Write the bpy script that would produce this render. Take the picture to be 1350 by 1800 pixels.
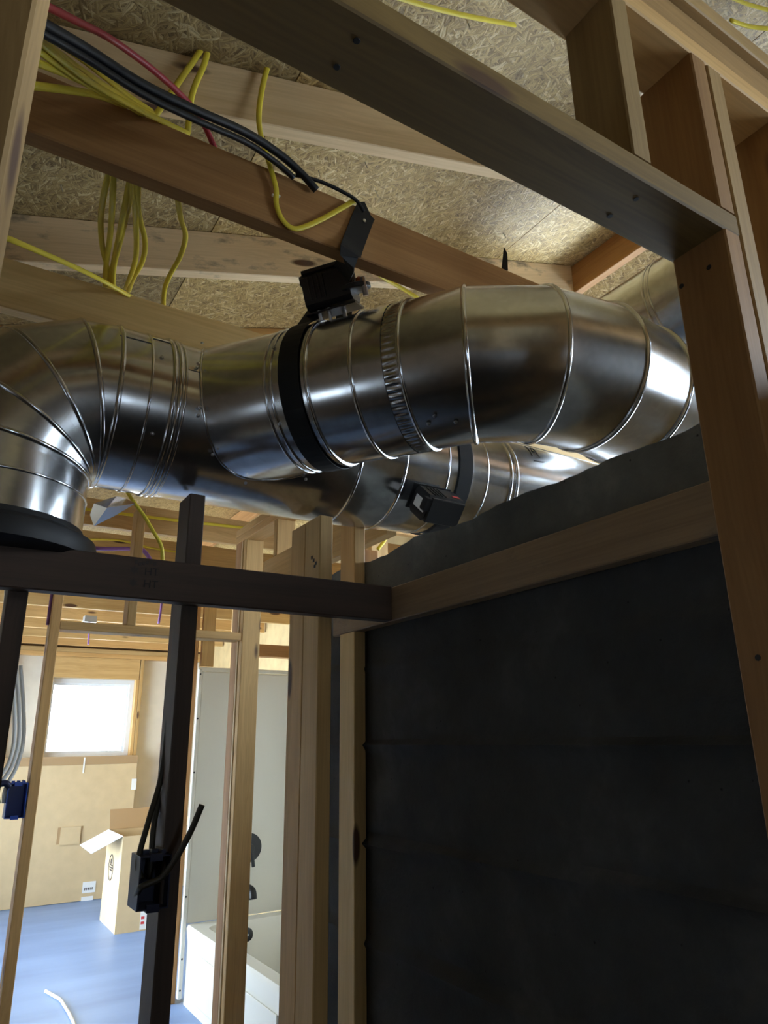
import bpy, bmesh, math, random
from mathutils import Vector, Matrix, noise as mnoise
random.seed(7)
PI = math.pi
for o in list(bpy.data.objects): bpy.data.objects.remove(o)
SC = bpy.context.scene
COL = SC.collection

# ------------------------------------------------------------------ camera
FPX = 1240.4                       # focal length in pixels of the 1350x1800 frame
YAW, PITCH, ROLL = math.radians(32.065), math.radians(17.82), math.radians(-0.769)
CAM = Vector((0, 0, 1.55))
_f = Vector((math.sin(YAW)*math.cos(PITCH), math.cos(YAW)*math.cos(PITCH), math.sin(PITCH)))
_r = Vector((math.cos(YAW), -math.sin(YAW), 0)); _u = _r.cross(_f)
_r, _u = _r*math.cos(ROLL)+_u*math.sin(ROLL), _u*math.cos(ROLL)-_r*math.sin(ROLL)
cd = bpy.data.cameras.new('camera'); cam = bpy.data.objects.new('camera', cd); COL.objects.link(cam)
cd.sensor_fit = 'HORIZONTAL'; cd.sensor_width = 36; cd.lens = 36*FPX/1350
cd.clip_start = 0.02
M = Matrix((( _r.x, _u.x, -_f.x, CAM.x), (_r.y, _u.y, -_f.y, CAM.y), (_r.z, _u.z, -_f.z, CAM.z), (0, 0, 0, 1)))
cam.matrix_world = M
SC.camera = cam

def at(x, y, X=None, Y=None, Z=None):
    """point of the building that the photo shows at pixel (x, y), on the plane given"""
    d = _r*((x-675)/FPX) - _u*((y-900)/FPX) + _f
    if X is not None: return CAM + d*((X-CAM.x)/d.x)
    if Y is not None: return CAM + d*((Y-CAM.y)/d.y)
    return CAM + d*((Z-CAM.z)/d.z)

# ------------------------------------------------------------------ sky and exposure
world = bpy.data.worlds.new('sky'); SC.world = world; world.use_nodes = True
bg = world.node_tree.nodes['Background']
bg.inputs['Color'].default_value = (0.72, 0.86, 1.0, 1)
bg.inputs['Strength'].default_value = 16.0
vs = SC.view_settings
vs.view_transform = 'Standard'; vs.look = 'None'; vs.gamma = 1.0; vs.exposure = 0.25; vs.use_curve_mapping = False

# window in view and unseen ones set for the light: (axis, wall coordinate, lo, hi along the wall, z0, z1, inward direction)
WINDOWS = [('Y', 8.75, 1.075, 1.995, 1.397, 2.234, -1),   # window in view, far wall
           ('X', -1.00, 4.7, 8.4, 0.10, 2.35, 1),      # patio door of the far room, left wall
           ('X', 2.75, 0.85, 2.75, 1.75, 3.18, -1),        # unseen window beyond the concrete wall, added to light the roof boards
           ('X', -1.00, 0.95, 1.15, 1.35, 1.75, 1),     # unseen small window left of the camera, added for streaks on the duct
           ('Y', -2.50, 0.3, 0.8, 1.45, 1.95, 1),        # unseen window behind the camera, added for duct reflections
           ('X', 2.75, -1.3, 0.05, 1.9, 3.05, -1)]     # unseen second window beyond the concrete, added to light the near framing
def portal(i, w):
    ax, c, a, b, z0, z1, s = w
    l = bpy.data.lights.new('window_portal', 'AREA'); l.shape = 'RECTANGLE'; l.size = b-a; l.size_y = z1-z0
    l.cycles.is_portal = True
    o = bpy.data.objects.new('window_portal', l); COL.objects.link(o)
    m = (a+b)/2; zc = (z0+z1)/2
    n = Vector((s, 0, 0)) if ax == 'X' else Vector((0, s, 0))
    p = Vector((c, m, zc)) if ax == 'X' else Vector((m, c, zc))
    z = -n; x = Vector((0, 0, 1)).cross(z)
    y = z.cross(x)
    o.matrix_world = Matrix(((x.x, y.x, z.x, p.x), (x.y, y.y, z.y, p.y), (x.z, y.z, z.z, p.z), (0, 0, 0, 1)))
for i, w in enumerate(WINDOWS): portal(i, w)

# ------------------------------------------------------------------ materials
def newmat(name):
    m = bpy.data.materials.new(name); m.use_nodes = True
    nt = m.node_tree; b = nt.nodes['Principled BSDF']
    return m, nt, b
def N(nt, t, **kw):
    n = nt.nodes.new(t)
    for k, v in kw.items():
        if k[0] == '_': setattr(n, k[1:], v)
        else: n.inputs[k].default_value = v
    return n
def L(nt, a, b): nt.links.new(a, b)
def ramp(nt, stops, src):
    r = nt.nodes.new('ShaderNodeValToRGB'); e = r.color_ramp.elements
    while len(e) < len(stops): e.new(0.5)
    for i, (p, c) in enumerate(stops):
        e[i].position = p; e[i].color = (c[0], c[1], c[2], 1)
    L(nt, src, r.inputs[0]); return r
def mix(nt, fac, a, b, mode='MIX'):
    n = nt.nodes.new('ShaderNodeMix'); n.data_type = 'RGBA'; n.blend_type = mode
    for i, v in ((0, fac), (6, a), (7, b)):
        if hasattr(v, 'is_output'): L(nt, v, n.inputs[i])
        else: n.inputs[i].default_value = v if i == 0 else (v[0], v[1], v[2], 1)
    return n.outputs[2]
def bump(nt, b, h, strength, dist=0.002):
    n = N(nt, 'ShaderNodeBump', Strength=strength, Distance=dist); L(nt, h, n.inputs['Height']); L(nt, n.outputs[0], b.inputs['Normal'])

def plain(name, col, rough=0.6, metal=0.0, vary=0.0):
    m, nt, b = newmat(name)
    b.inputs['Base Color'].default_value = (*col, 1); b.inputs['Roughness'].default_value = rough; b.inputs['Metallic'].default_value = metal
    if vary:
        tc = N(nt, 'ShaderNodeTexCoord'); n = N(nt, 'ShaderNodeTexNoise', Scale=9.0, Detail=5.0)
        L(nt, tc.outputs['Object'], n.inputs['Vector'])
        r = ramp(nt, [(0.3, [c*(1-vary) for c in col]), (0.7, [min(1, c*(1+vary)) for c in col])], n.outputs['Fac'])
        L(nt, r.outputs[0], b.inputs['Base Color'])
        bump(nt, b, n.outputs['Fac'], 0.15)
    return m

def wood(name, light, dark, knot=(0.10, 0.045, 0.02), stain=None, rough=0.62):
    """lumber, grain along the local x axis"""
    m, nt, b = newmat(name)
    tc = N(nt, 'ShaderNodeTexCoord'); oi = N(nt, 'ShaderNodeObjectInfo')
    off = N(nt, 'ShaderNodeVectorMath', _operation='SCALE'); L(nt, oi.outputs['Random'], off.inputs['Scale']); off.inputs[0].default_value = (37, 11, 5)
    add = N(nt, 'ShaderNodeVectorMath', _operation='ADD'); L(nt, tc.outputs['Object'], add.inputs[0]); L(nt, off.outputs[0], add.inputs[1])
    # knots
    mk = N(nt, 'ShaderNodeMapping'); mk.inputs['Scale'].default_value = (2.1, 7.5, 7.5); L(nt, add.outputs[0], mk.inputs[0])
    vk = N(nt, 'ShaderNodeTexVoronoi', Scale=1.0); L(nt, mk.outputs[0], vk.inputs['Vector'])
    nearknot = ramp(nt, [(0.0, (1, 1, 1)), (0.42, (0, 0, 0))], vk.outputs['Distance'])
    kmask = ramp(nt, [(0.085, (1, 1, 1)), (0.125, (0, 0, 0))], vk.outputs['Distance'])
    # grain, bent near the knots
    bend = N(nt, 'ShaderNodeVectorMath', _operation='SCALE'); bend.inputs[0].default_value = (0, 0.02, 0.02); L(nt, nearknot.outputs[0], bend.inputs['Scale'])
    g0 = N(nt, 'ShaderNodeVectorMath', _operation='ADD'); L(nt, add.outputs[0], g0.inputs[0]); L(nt, bend.outputs[0], g0.inputs[1])
    mg = N(nt, 'ShaderNodeMapping'); mg.inputs['Scale'].default_value = (0.9, 26, 26); L(nt, g0.outputs[0], mg.inputs[0])
    ng = N(nt, 'ShaderNodeTexNoise', Scale=1.0, Detail=3.0, Distortion=0.6); L(nt, mg.outputs[0], ng.inputs['Vector'])
    mf = N(nt, 'ShaderNodeMapping'); mf.inputs['Scale'].default_value = (6, 190, 190); L(nt, g0.outputs[0], mf.inputs[0])
    nf = N(nt, 'ShaderNodeTexNoise', Scale=1.0, Detail=2.0); L(nt, mf.outputs[0], nf.inputs['Vector'])
    nb = N(nt, 'ShaderNodeTexNoise', Scale=2.3, Detail=2.0); L(nt, add.outputs[0], nb.inputs['Vector'])
    c1 = ramp(nt, [(0.34, light), (0.68, dark)], ng.outputs['Fac'])
    mid = [0.5*(a+b_) for a, b_ in zip(light, dark)]
    c2 = mix(nt, 0.3, c1.outputs[0], ramp(nt, [(0.35, light), (0.65, [c*0.75 for c in dark])], nf.outputs['Fac']).outputs[0])
    c3 = mix(nt, 0.25, c2, ramp(nt, [(0.3, [c*0.8 for c in mid]), (0.7, light)], nb.outputs['Fac']).outputs[0])
    # per-board tone
    tone = ramp(nt, [(0.0, (0.82, 0.80, 0.78)), (0.5, (1, 0.97, 0.93)), (1.0, (1.0, 0.88, 0.78))], oi.outputs['Random'])
    c4 = mix(nt, 1.0, c3, tone.outputs[0], 'MULTIPLY')
    c5 = mix(nt, kmask.outputs[0], c4, knot)
    if stain:
        ns = N(nt, 'ShaderNodeTexNoise', Scale=stain, Detail=6.0, Roughness=0.65); 
        msn = N(nt, 'ShaderNodeMapping'); msn.inputs['Scale'].default_value = (1, 2.4, 2.4); L(nt, add.outputs[0], msn.inputs[0]); L(nt, msn.outputs[0], ns.inputs['Vector'])
        sm = ramp(nt, [(0.54, (0, 0, 0)), (0.70, (0.9, 0.9, 0.9))], ns.outputs['Fac'])
        c5 = mix(nt, sm.outputs[0], c5, (0.045, 0.045, 0.05))
    L(nt, c5, b.inputs['Base Color']); b.inputs['Roughness'].default_value = rough
    bump(nt, b, nf.outputs['Fac'], 0.25, 0.001)
    return m

def osb_mat(name, cols, sc=1.0):
    """strand board: four layers of long chips lying in different directions, the uppermost chip shows"""
    m, nt, b = newmat(name)
    tc = N(nt, 'ShaderNodeTexCoord'); oi = N(nt, 'ShaderNodeObjectInfo')
    off = N(nt, 'ShaderNodeVectorMath', _operation='SCALE'); L(nt, oi.outputs['Random'], off.inputs['Scale']); off.inputs[0].default_value = (13, 29, 0)
    flat = N(nt, 'ShaderNodeVectorMath', _operation='MULTIPLY'); L(nt, tc.outputs['Object'], flat.inputs[0]); flat.inputs[1].default_value = (1, 1, 0)
    add = N(nt, 'ShaderNodeVectorMath', _operation='ADD'); L(nt, flat.outputs[0], add.inputs[0]); L(nt, off.outputs[0], add.inputs[1])
    wn = N(nt, 'ShaderNodeTexNoise', Scale=9.0, Detail=2.0); L(nt, add.outputs[0], wn.inputs['Vector'])
    ws = N(nt, 'ShaderNodeVectorMath', _operation='SCALE'); L(nt, wn.outputs['Color'], ws.inputs[0]); ws.inputs['Scale'].default_value = 0.03
    add2 = N(nt, 'ShaderNodeVectorMath', _operation='ADD'); L(nt, add.outputs[0], add2.inputs[0]); L(nt, ws.outputs[0], add2.inputs[1])
    cur = None
    for i, (ang, lx, ly) in enumerate(((0.5, 11, 62), (-0.35, 13, 75), (1.15, 15, 60), (-1.2, 14, 85))):
        mp = N(nt, 'ShaderNodeMapping'); mp.inputs['Rotation'].default_value = (0, 0, ang); mp.inputs['Location'].default_value = (i*3.1, i*1.7, 0); L(nt, add2.outputs[0], mp.inputs[0])
        ms = N(nt, 'ShaderNodeMapping'); ms.inputs['Scale'].default_value = (lx*sc, ly*sc, 1); L(nt, mp.outputs[0], ms.inputs[0])
        v = N(nt, 'ShaderNodeTexVoronoi', _voronoi_dimensions='2D', Scale=1.0); L(nt, ms.outputs[0], v.inputs['Vector'])
        sp = N(nt, 'ShaderNodeSeparateColor'); L(nt, v.outputs['Color'], sp.inputs[0])
        mg = N(nt, 'ShaderNodeMapping'); mg.inputs['Scale'].default_value = (12*sc, 330*sc, 1); L(nt, mp.outputs[0], mg.inputs[0])
        g = N(nt, 'ShaderNodeTexNoise', _noise_dimensions='2D', Scale=1.0, Detail=2.0); L(nt, mg.outputs[0], g.inputs['Vector'])
        # chip height falls off to its rim so that chips overlap
        hh = N(nt, 'ShaderNodeMath', _operation='MULTIPLY_ADD'); L(nt, v.outputs['Distance'], hh.inputs[0]); hh.inputs[1].default_value = -0.55; L(nt, sp.outputs[0], hh.inputs[2])
        col = ramp(nt, [(0.0, cols[0]), (0.35, cols[1]), (0.75, cols[2]), (1.0, cols[3])], sp.outputs[1])
        gr = ramp(nt, [(0.30, (0.40, 0.35, 0.28)), (0.5, (1, 1, 1)), (0.72, (1.3, 1.28, 1.22))], g.outputs['Fac'])
        c = mix(nt, 0.75, col.outputs[0], gr.outputs[0], 'MULTIPLY')
        if cur is None: cur = (hh.outputs[0], c)
        else:
            gt = N(nt, 'ShaderNodeMath', _operation='GREATER_THAN'); L(nt, hh.outputs[0], gt.inputs[0]); L(nt, cur[0], gt.inputs[1])
            mxh = N(nt, 'ShaderNodeMath', _operation='MAXIMUM'); L(nt, hh.outputs[0], mxh.inputs[0]); L(nt, cur[0], mxh.inputs[1])
            cur = (mxh.outputs[0], mix(nt, gt.outputs[0], cur[1], c))
    dk = ramp(nt, [(0.25, (0.45, 0.40, 0.34)), (0.45, (1, 1, 1))], cur[0])
    c = mix(nt, 0.8, cur[1], dk.outputs[0], 'MULTIPLY')
    nb = N(nt, 'ShaderNodeTexNoise', Scale=1.9, Detail=4.0); L(nt, add.outputs[0], nb.inputs['Vector'])
    c = mix(nt, 0.45, c, ramp(nt, [(0.32, (0.66, 0.64, 0.62)), (0.6, (1, 1, 1))], nb.outputs['Fac']).outputs[0], 'MULTIPLY')
    L(nt, c, b.inputs['Base Color']); b.inputs['Roughness'].default_value = 0.5
    bump(nt, b, cur[0], 0.6, 0.003)
    return m

def galv(name, col=(0.66, 0.67, 0.68), rough=0.2, aniso=0.0, dirt=0.45):
    m, nt, b = newmat(name)
    tc = N(nt, 'ShaderNodeTexCoord')
    n1 = N(nt, 'ShaderNodeTexNoise', Scale=6.0, Detail=2.5, Roughness=0.5); L(nt, tc.outputs['Object'], n1.inputs['Vector'])
    n2 = N(nt, 'ShaderNodeTexNoise', Scale=3.0, Detail=1.5); L(nt, tc.outputs['Object'], n2.inputs['Vector'])
    v = N(nt, 'ShaderNodeTexVoronoi', Scale=70.0); L(nt, tc.outputs['Object'], v.inputs['Vector'])
    sp = N(nt, 'ShaderNodeSeparateColor'); L(nt, v.outputs['Color'], sp.inputs[0])
    sr = ramp(nt, [(0, [c*0.93 for c in col]), (1, [c*1.05 for c in col])], sp.outputs[0])
    dm = ramp(nt, [(0.45, (0, 0, 0)), (0.85, (dirt, dirt, dirt))], n1.outputs['Fac'])
    c = mix(nt, dm.outputs[0], sr.outputs[0], (0.16, 0.15, 0.14))
    L(nt, c, b.inputs['Base Color']); b.inputs['Metallic'].default_value = 1.0
    rr = N(nt, 'ShaderNodeMapRange'); L(nt, n1.outputs['Fac'], rr.inputs[0]); rr.inputs[1].default_value = 0.3; rr.inputs[2].default_value = 0.75; rr.inputs[3].default_value = rough*0.85; rr.inputs[4].default_value = rough*1.35
    L(nt, rr.outputs[0], b.inputs['Roughness'])
    bump(nt, b, n2.outputs['Fac'], 0.35, 0.012)
    return m

PINE = wood('pine', (0.74, 0.50, 0.215), (0.55, 0.335, 0.115))
PINEW = wood('pale_pine', (0.82, 0.67, 0.42), (0.66, 0.49, 0.26))
FIR = wood('reddish_fir', (0.55, 0.30, 0.115), (0.38, 0.18, 0.06))
PINEB = wood('bright_pine', (0.86, 0.64, 0.30), (0.68, 0.46, 0.18))
GREYW = wood('weathered_pine', (0.44, 0.295, 0.12), (0.28, 0.17, 0.06))
STAINW = wood('stained_pine', (0.84, 0.68, 0.44), (0.66, 0.50, 0.29), stain=5.0)
HEADW = wood('dirty_pine', (0.30, 0.19, 0.055), (0.19, 0.11, 0.03))
TRIMW = wood('deep_brown_fir', (0.40, 0.215, 0.07), (0.27, 0.125, 0.035))
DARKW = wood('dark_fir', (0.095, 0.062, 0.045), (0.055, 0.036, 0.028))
LEDGERW = wood('old_fir', (0.40, 0.28, 0.16), (0.24, 0.155, 0.085), stain=3.0)
OSB = osb_mat('oriented_strand_board', [(0.36, 0.235, 0.085), (0.50, 0.35, 0.13), (0.60, 0.43, 0.175), (0.78, 0.63, 0.34)], 2.1)
OSB_SHADE = osb_mat('shaded_strand_board', [(0.22, 0.15, 0.06), (0.31, 0.22, 0.09), (0.37, 0.27, 0.115), (0.50, 0.40, 0.22)], 2.1)
OSBG = osb_mat('grey_strand_board', [(0.36, 0.33, 0.24), (0.50, 0.48, 0.37), (0.58, 0.55, 0.43), (0.68, 0.66, 0.55)])
GALV = galv('galvanised_steel')
GALVB = galv('galvanised_bead', rough=0.16, dirt=0.15)
STEEL = plain('zinc_screw', (0.55, 0.55, 0.56), 0.3, 1.0)
FOIL = plain('crumpled_foil', (0.85, 0.85, 0.86), 0.18, 1.0)
BLACKP = plain('black_plastic', (0.012, 0.012, 0.014), 0.38)
BLACKF = plain('black_webbing', (0.008, 0.008, 0.009), 0.75)
BLACKR = plain('black_cable_jacket', (0.007, 0.008, 0.012), 0.5)
NAVYP = plain('dark_blue_plastic', (0.015, 0.018, 0.05), 0.3)
BLUEP = plain('blue_plastic', (0.02, 0.06, 0.32), 0.3)
YELL = plain('yellow_cable_jacket', (0.80, 0.64, 0.05), 0.42, vary=0.08)
REDC = plain('red_cable_jacket', (0.42, 0.03, 0.045), 0.4)
PURP = plain('purple_cable_jacket', (0.28, 0.12, 0.36), 0.4)
WHITEC = plain('white_cable_jacket', (0.75, 0.76, 0.74), 0.4)
DARKC = plain('dark_olive_cable_jacket', (0.045, 0.038, 0.025), 0.45)
WHITE = plain('white_paper', (0.82, 0.82, 0.80), 0.7)
REDP = plain('red_print', (0.6, 0.05, 0.05), 0.7)
INK = plain('black_ink', (0.015, 0.012, 0.012), 0.6)
GREYINK = plain('faded_ink', (0.05, 0.035, 0.03), 0.6)
RUST = plain('copper_knob', (0.30, 0.09, 0.045), 0.4, 0.3)
VINYL = plain('white_vinyl', (0.80, 0.82, 0.84), 0.35)
ACRYL = plain('ivory_acrylic', (0.80, 0.77, 0.68), 0.22)
CARD = plain('brown_cardboard', (0.62, 0.47, 0.27), 0.75, vary=0.05)
CARDD = plain('cardboard_inside', (0.40, 0.26, 0.13), 0.8)
DRYW = plain('cream_drywall', (0.74, 0.69, 0.58), 0.8, vary=0.04)
SHEATH = plain('brown_sheathing', (0.16, 0.105, 0.06), 0.8, vary=0.15)
WARMS = plain('warm_board_sheathing', (0.50, 0.36, 0.17), 0.75, vary=0.12)
GROUNDM = plain('dark_unseen_ground', (0.035, 0.028, 0.022), 0.95, vary=0.3)

def floor_mat():
    m, nt, b = newmat('dusty_concrete_floor')
    tc = N(nt, 'ShaderNodeTexCoord')
    mp = N(nt, 'ShaderNodeMapping'); mp.inputs['Scale'].default_value = (0.5, 2.2, 1); mp.inputs['Rotation'].default_value = (0, 0, 0.2); L(nt, tc.outputs['Object'], mp.inputs[0])
    n = N(nt, 'ShaderNodeTexNoise', Scale=1.6, Detail=6.0); L(nt, mp.outputs[0], n.inputs['Vector'])
    n2 = N(nt, 'ShaderNodeTexNoise', Scale=60.0, Detail=3.0); L(nt, tc.outputs['Object'], n2.inputs['Vector'])
    r = ramp(nt, [(0.3, (0.155, 0.25, 0.47)), (0.7, (0.23, 0.35, 0.60))], n.outputs['Fac'])  # blue cast of the sky light put into the floor colour
    L(nt, r.outputs[0], b.inputs['Base Color']); b.inputs['Roughness'].default_value = 0.42
    bump(nt, b, n2.outputs['Fac'], 0.1)
    return m
FLOORM = floor_mat()

def conc_mat():
    m, nt, b = newmat('dark_foundation_concrete')
    tc = N(nt, 'ShaderNodeTexCoord')
    n = N(nt, 'ShaderNodeTexNoise', Scale=4.0, Detail=9.0, Roughness=0.62); L(nt, tc.outputs['Object'], n.inputs['Vector'])
    n2 = N(nt, 'ShaderNodeTexNoise', Scale=55.0, Detail=5.0, Roughness=0.7); L(nt, tc.outputs['Object'], n2.inputs['Vector'])
    v = N(nt, 'ShaderNodeTexVoronoi', Scale=24.0); L(nt, tc.outputs['Object'], v.inputs['Vector'])
    c = ramp(nt, [(0.3, (0.022, 0.022, 0.023)), (0.55, (0.042, 0.042, 0.043)), (0.78, (0.09, 0.09, 0.088))], n.outputs['Fac'])
    pit = ramp(nt, [(0.035, (0.15, 0.15, 0.15)), (0.07, (1, 1, 1))], v.outputs['Distance'])
    cc = mix(nt, 1.0, c.outputs[0], pit.outputs[0], 'MULTIPLY')
    # concrete lightened above the ledger: light from overhead put into the colour
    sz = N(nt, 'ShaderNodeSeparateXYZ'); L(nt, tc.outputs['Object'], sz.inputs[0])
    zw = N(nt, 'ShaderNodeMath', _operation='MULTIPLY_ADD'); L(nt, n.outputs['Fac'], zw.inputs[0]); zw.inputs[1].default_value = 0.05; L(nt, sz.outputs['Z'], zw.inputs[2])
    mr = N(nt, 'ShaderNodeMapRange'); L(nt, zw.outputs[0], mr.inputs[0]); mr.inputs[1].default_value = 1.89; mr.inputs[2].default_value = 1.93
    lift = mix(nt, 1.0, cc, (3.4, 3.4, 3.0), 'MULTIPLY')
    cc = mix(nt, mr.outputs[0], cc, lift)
    L(nt, cc, b.inputs['Base Color']); b.inputs['Roughness'].default_value = 0.85
    bump(nt, b, n2.outputs['Fac'], 0.5, 0.004)
    return m
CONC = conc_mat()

def glass_mat():
    m = bpy.data.materials.new('window_glass'); m.use_nodes = True; nt = m.node_tree; nt.nodes.clear()
    o = nt.nodes.new('ShaderNodeOutputMaterial'); t = N(nt, 'ShaderNodeBsdfTransparent'); g = N(nt, 'ShaderNodeBsdfGlossy', Roughness=0.02)
    fr = N(nt, 'ShaderNodeFresnel', IOR=1.45); mx = nt.nodes.new('ShaderNodeMixShader')
    L(nt, fr.outputs[0], mx.inputs[0]); L(nt, t.outputs[0], mx.inputs[1]); L(nt, g.outputs[0], mx.inputs[2]); L(nt, mx.outputs[0], o.inputs[0])
    return m
GLASS = glass_mat()

# ------------------------------------------------------------------ builders
def tag(o, label=None, cat=None, group=None, kind=None):
    if label: o['label'] = label
    if cat: o['category'] = cat
    if group: o['group'] = group
    if kind: o['kind'] = kind
    return o
def empty(name, loc, label, cat, group=None):
    o = bpy.data.objects.new(name, None); COL.objects.link(o); o.location = loc; o.empty_display_size = 0.05
    return tag(o, label, cat, group)
def link(name, verts, faces, mat, parent=None, smooth=False, matrix=None):
    """one mesh object; vertices given in world space unless a matrix is passed"""
    me = bpy.data.meshes.new(name); me.from_pydata([tuple(v) for v in verts], [], faces); me.update()
    bm = bmesh.new(); bm.from_mesh(me); bmesh.ops.recalc_face_normals(bm, faces=bm.faces); bm.to_mesh(me); bm.free()
    if smooth:
        for p in me.polygons: p.use_smooth = True
    me.materials.append(mat)
    o = bpy.data.objects.new(name, me); COL.objects.link(o)
    if matrix is not None: o.matrix_world = matrix
    if parent is not None:
        o.parent = parent; o.matrix_parent_inverse = parent_matrix(parent).inverted()
    return o
def parent_matrix(p):
    m = p.matrix_basis.copy()
    if p.parent is not None: m = parent_matrix(p.parent) @ p.matrix_parent_inverse @ m
    return m

def chamfer_box(lx, ly, lz, c):
    hx, hy, hz = lx/2, ly/2, lz/2; c = min(c, hy*0.4, hz*0.4)
    prof = [(hy, hz-c), (hy-c, hz), (-hy+c, hz), (-hy, hz-c), (-hy, -hz+c), (-hy+c, -hz), (hy-c, -hz), (hy, -hz+c)]
    v = [(-hx, y, z) for y, z in prof] + [(hx, y, z) for y, z in prof]
    f = [list(range(8)), list(range(15, 7, -1))] + [[i, i+8, (i+1) % 8+8, (i+1) % 8] for i in range(8)]
    return v, f
def board(name, xr, yr, zr, mat, label=None, cat=None, group=None, parent=None, c=0.0025, kind=None, rot=None):
    """a straight stick of lumber between the bounds, its local x along its length"""
    d = [xr[1]-xr[0], yr[1]-yr[0], zr[1]-zr[0]]; ctr = Vector(((xr[0]+xr[1])/2, (yr[0]+yr[1])/2, (zr[0]+zr[1])/2))
    k = d.index(max(d))
    if k == 0: R, dims = Matrix.Identity(3), (d[0], d[1], d[2])
    elif k == 1: R, dims = Matrix(((0, -1, 0), (1, 0, 0), (0, 0, 1))), (d[1], d[0], d[2])
    else: R, dims = Matrix(((0, 0, -1), (0, 1, 0), (1, 0, 0))), (d[2], d[1], d[0])
    if rot is not None: R = Matrix.Rotation(rot, 3, 'Z') @ R
    v, f = chamfer_box(*dims, c)
    o = link(name, v, f, mat, parent, matrix=Matrix.Translation(ctr) @ R.to_4x4())
    return tag(o, label, cat, group, kind)
def stick(name, a, b, w, h, mat, label=None, cat=None, group=None, parent=None, up=(0, 0, 1), c=0.0025):
    """lumber between two points of its centre line: w across, h along up"""
    a, b = Vector(a), Vector(b); x = (b-a).normalized(); y = Vector(up).cross(x).normalized(); z = x.cross(y); m = (a+b)/2
    v, f = chamfer_box((b-a).length, w, h, c)
    R = Matrix(((x.x, y.x, z.x, m.x), (x.y, y.y, z.y, m.y), (x.z, y.z, z.z, m.z), (0, 0, 0, 1)))
    return tag(link(name, v, f, mat, parent, matrix=R), label, cat, group)

def spline(pts, n=8):
    P = [Vector(p) for p in pts]
    if len(P) < 3: return P
    P = [P[0]*2-P[1]] + P + [P[-1]*2-P[-2]]; out = []
    for i in range(1, len(P)-2):
        for k in range(n):
            t = k/n; a, b, c, d = P[i-1], P[i], P[i+1], P[i+2]
            out.append(0.5*((2*b)+(c-a)*t+(2*a-5*b+4*c-d)*t*t+(3*b-a-3*c+d)*t**3))
    out.append(P[-2]); return out
def tube_mesh(pts, rx, ry=None, seg=10, twist=0.0, up=None, cap=True):
    """sweep an oval along pts"""
    ry = ry or rx; v, f = [], []; n = len(pts)
    t0 = (pts[1]-pts[0]).normalized()
    u = Vector(up) if up else (Vector((0, 0, 1)) if abs(t0.z) < 0.9 else Vector((0, 1, 0)))
    for i in range(n):
        t = (pts[min(i+1, n-1)]-pts[max(i-1, 0)]).normalized()
        u = (u - t*u.dot(t)).normalized(); w = t.cross(u)
        a = twist*i/max(1, n-1)
        uu, ww = u*math.cos(a)+w*math.sin(a), w*math.cos(a)-u*math.sin(a)
        for k in range(seg):
            q = 2*PI*k/seg; v.append(pts[i]+uu*(math.cos(q)*rx)+ww*(math.sin(q)*ry))
    for i in range(n-1):
        for k in range(seg):
            a, b = i*seg+k, i*seg+(k+1) % seg; f.append((a, b, b+seg, a+seg))
    if cap: f += [list(range(seg))[::-1], [(n-1)*seg+k for k in range(seg)]]
    return v, f
def tube(name, pts, r, mat, label=None, cat=None, group=None, parent=None, ry=None, n=8, seg=10, twist=0.0, up=None):
    v, f = tube_mesh(spline(pts, n), r, ry, seg, twist, up)
    return tag(link(name, v, f, mat, parent, True), label, cat, group)
def pix(pts): return [at(x, y, Y=d) for x, y, d in pts]
def ribbon(name, pts, normals, w, t, mat, parent=None, label=None, cat=None):
    """a flat strap: width w across, thickness t along the normals"""
    v, f = [], []; n = len(pts)
    for i in range(n):
        tg = (pts[min(i+1, n-1)]-pts[max(i-1, 0)]).normalized(); nn = normals[i]; nn = (nn-tg*nn.dot(tg)).normalized(); s = tg.cross(nn)
        for a, b in ((-1, 0), (1, 0), (1, 1), (-1, 1)): v.append(pts[i]+s*(a*w/2)+nn*(b*t))
    for i in range(n-1):
        for k in range(4): a, b = i*4+k, i*4+(k+1) % 4; f.append((a, b, b+4, a+4))
    f += [(3, 2, 1, 0), tuple((n-1)*4+k for k in range(4))]
    return tag(link(name, v, f, mat, parent), label, cat)
def boxes(name, bs, mat, parent=None, label=None, cat=None, kind=None, group=None):
    v, f = [], []
    for (x0, x1), (y0, y1), (z0, z1) in bs:
        k = len(v); v += [(x0, y0, z0), (x1, y0, z0), (x1, y1, z0), (x0, y1, z0), (x0, y0, z1), (x1, y0, z1), (x1, y1, z1), (x0, y1, z1)]
        f += [[k+i for i in q] for q in ((3, 2, 1, 0), (4, 5, 6, 7), (0, 1, 5, 4), (1, 2, 6, 5), (2, 3, 7, 6), (3, 0, 4, 7))]
    return tag(link(name, v, f, mat, parent), label, cat, group, kind)
def lathe(name, prof, org, axis, mat, parent=None, seg=24, label=None, cat=None, smooth=True):
    """revolve (radius, height) pairs about an axis"""
    ax = Vector(axis).normalized(); u = ax.orthogonal().normalized(); w = ax.cross(u); v, f = [], []; O = Vector(org)
    for r, h in prof:
        for k in range(seg): q = 2*PI*k/seg; v.append(O+ax*h+u*(r*math.cos(q))+w*(r*math.sin(q)))
    for i in range(len(prof)-1):
        for k in range(seg): a, b = i*seg+k, i*seg+(k+1) % seg; f.append((a, b, b+seg, a+seg))
    f += [list(range(seg))[::-1], [(len(prof)-1)*seg+k for k in range(seg)]]
    o = link(name, v, f, mat, parent, smooth); 
    if smooth:
        md = o.modifiers.new('edges', 'EDGE_SPLIT'); md.split_angle = math.radians(35)
    return tag(o, label, cat)
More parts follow.
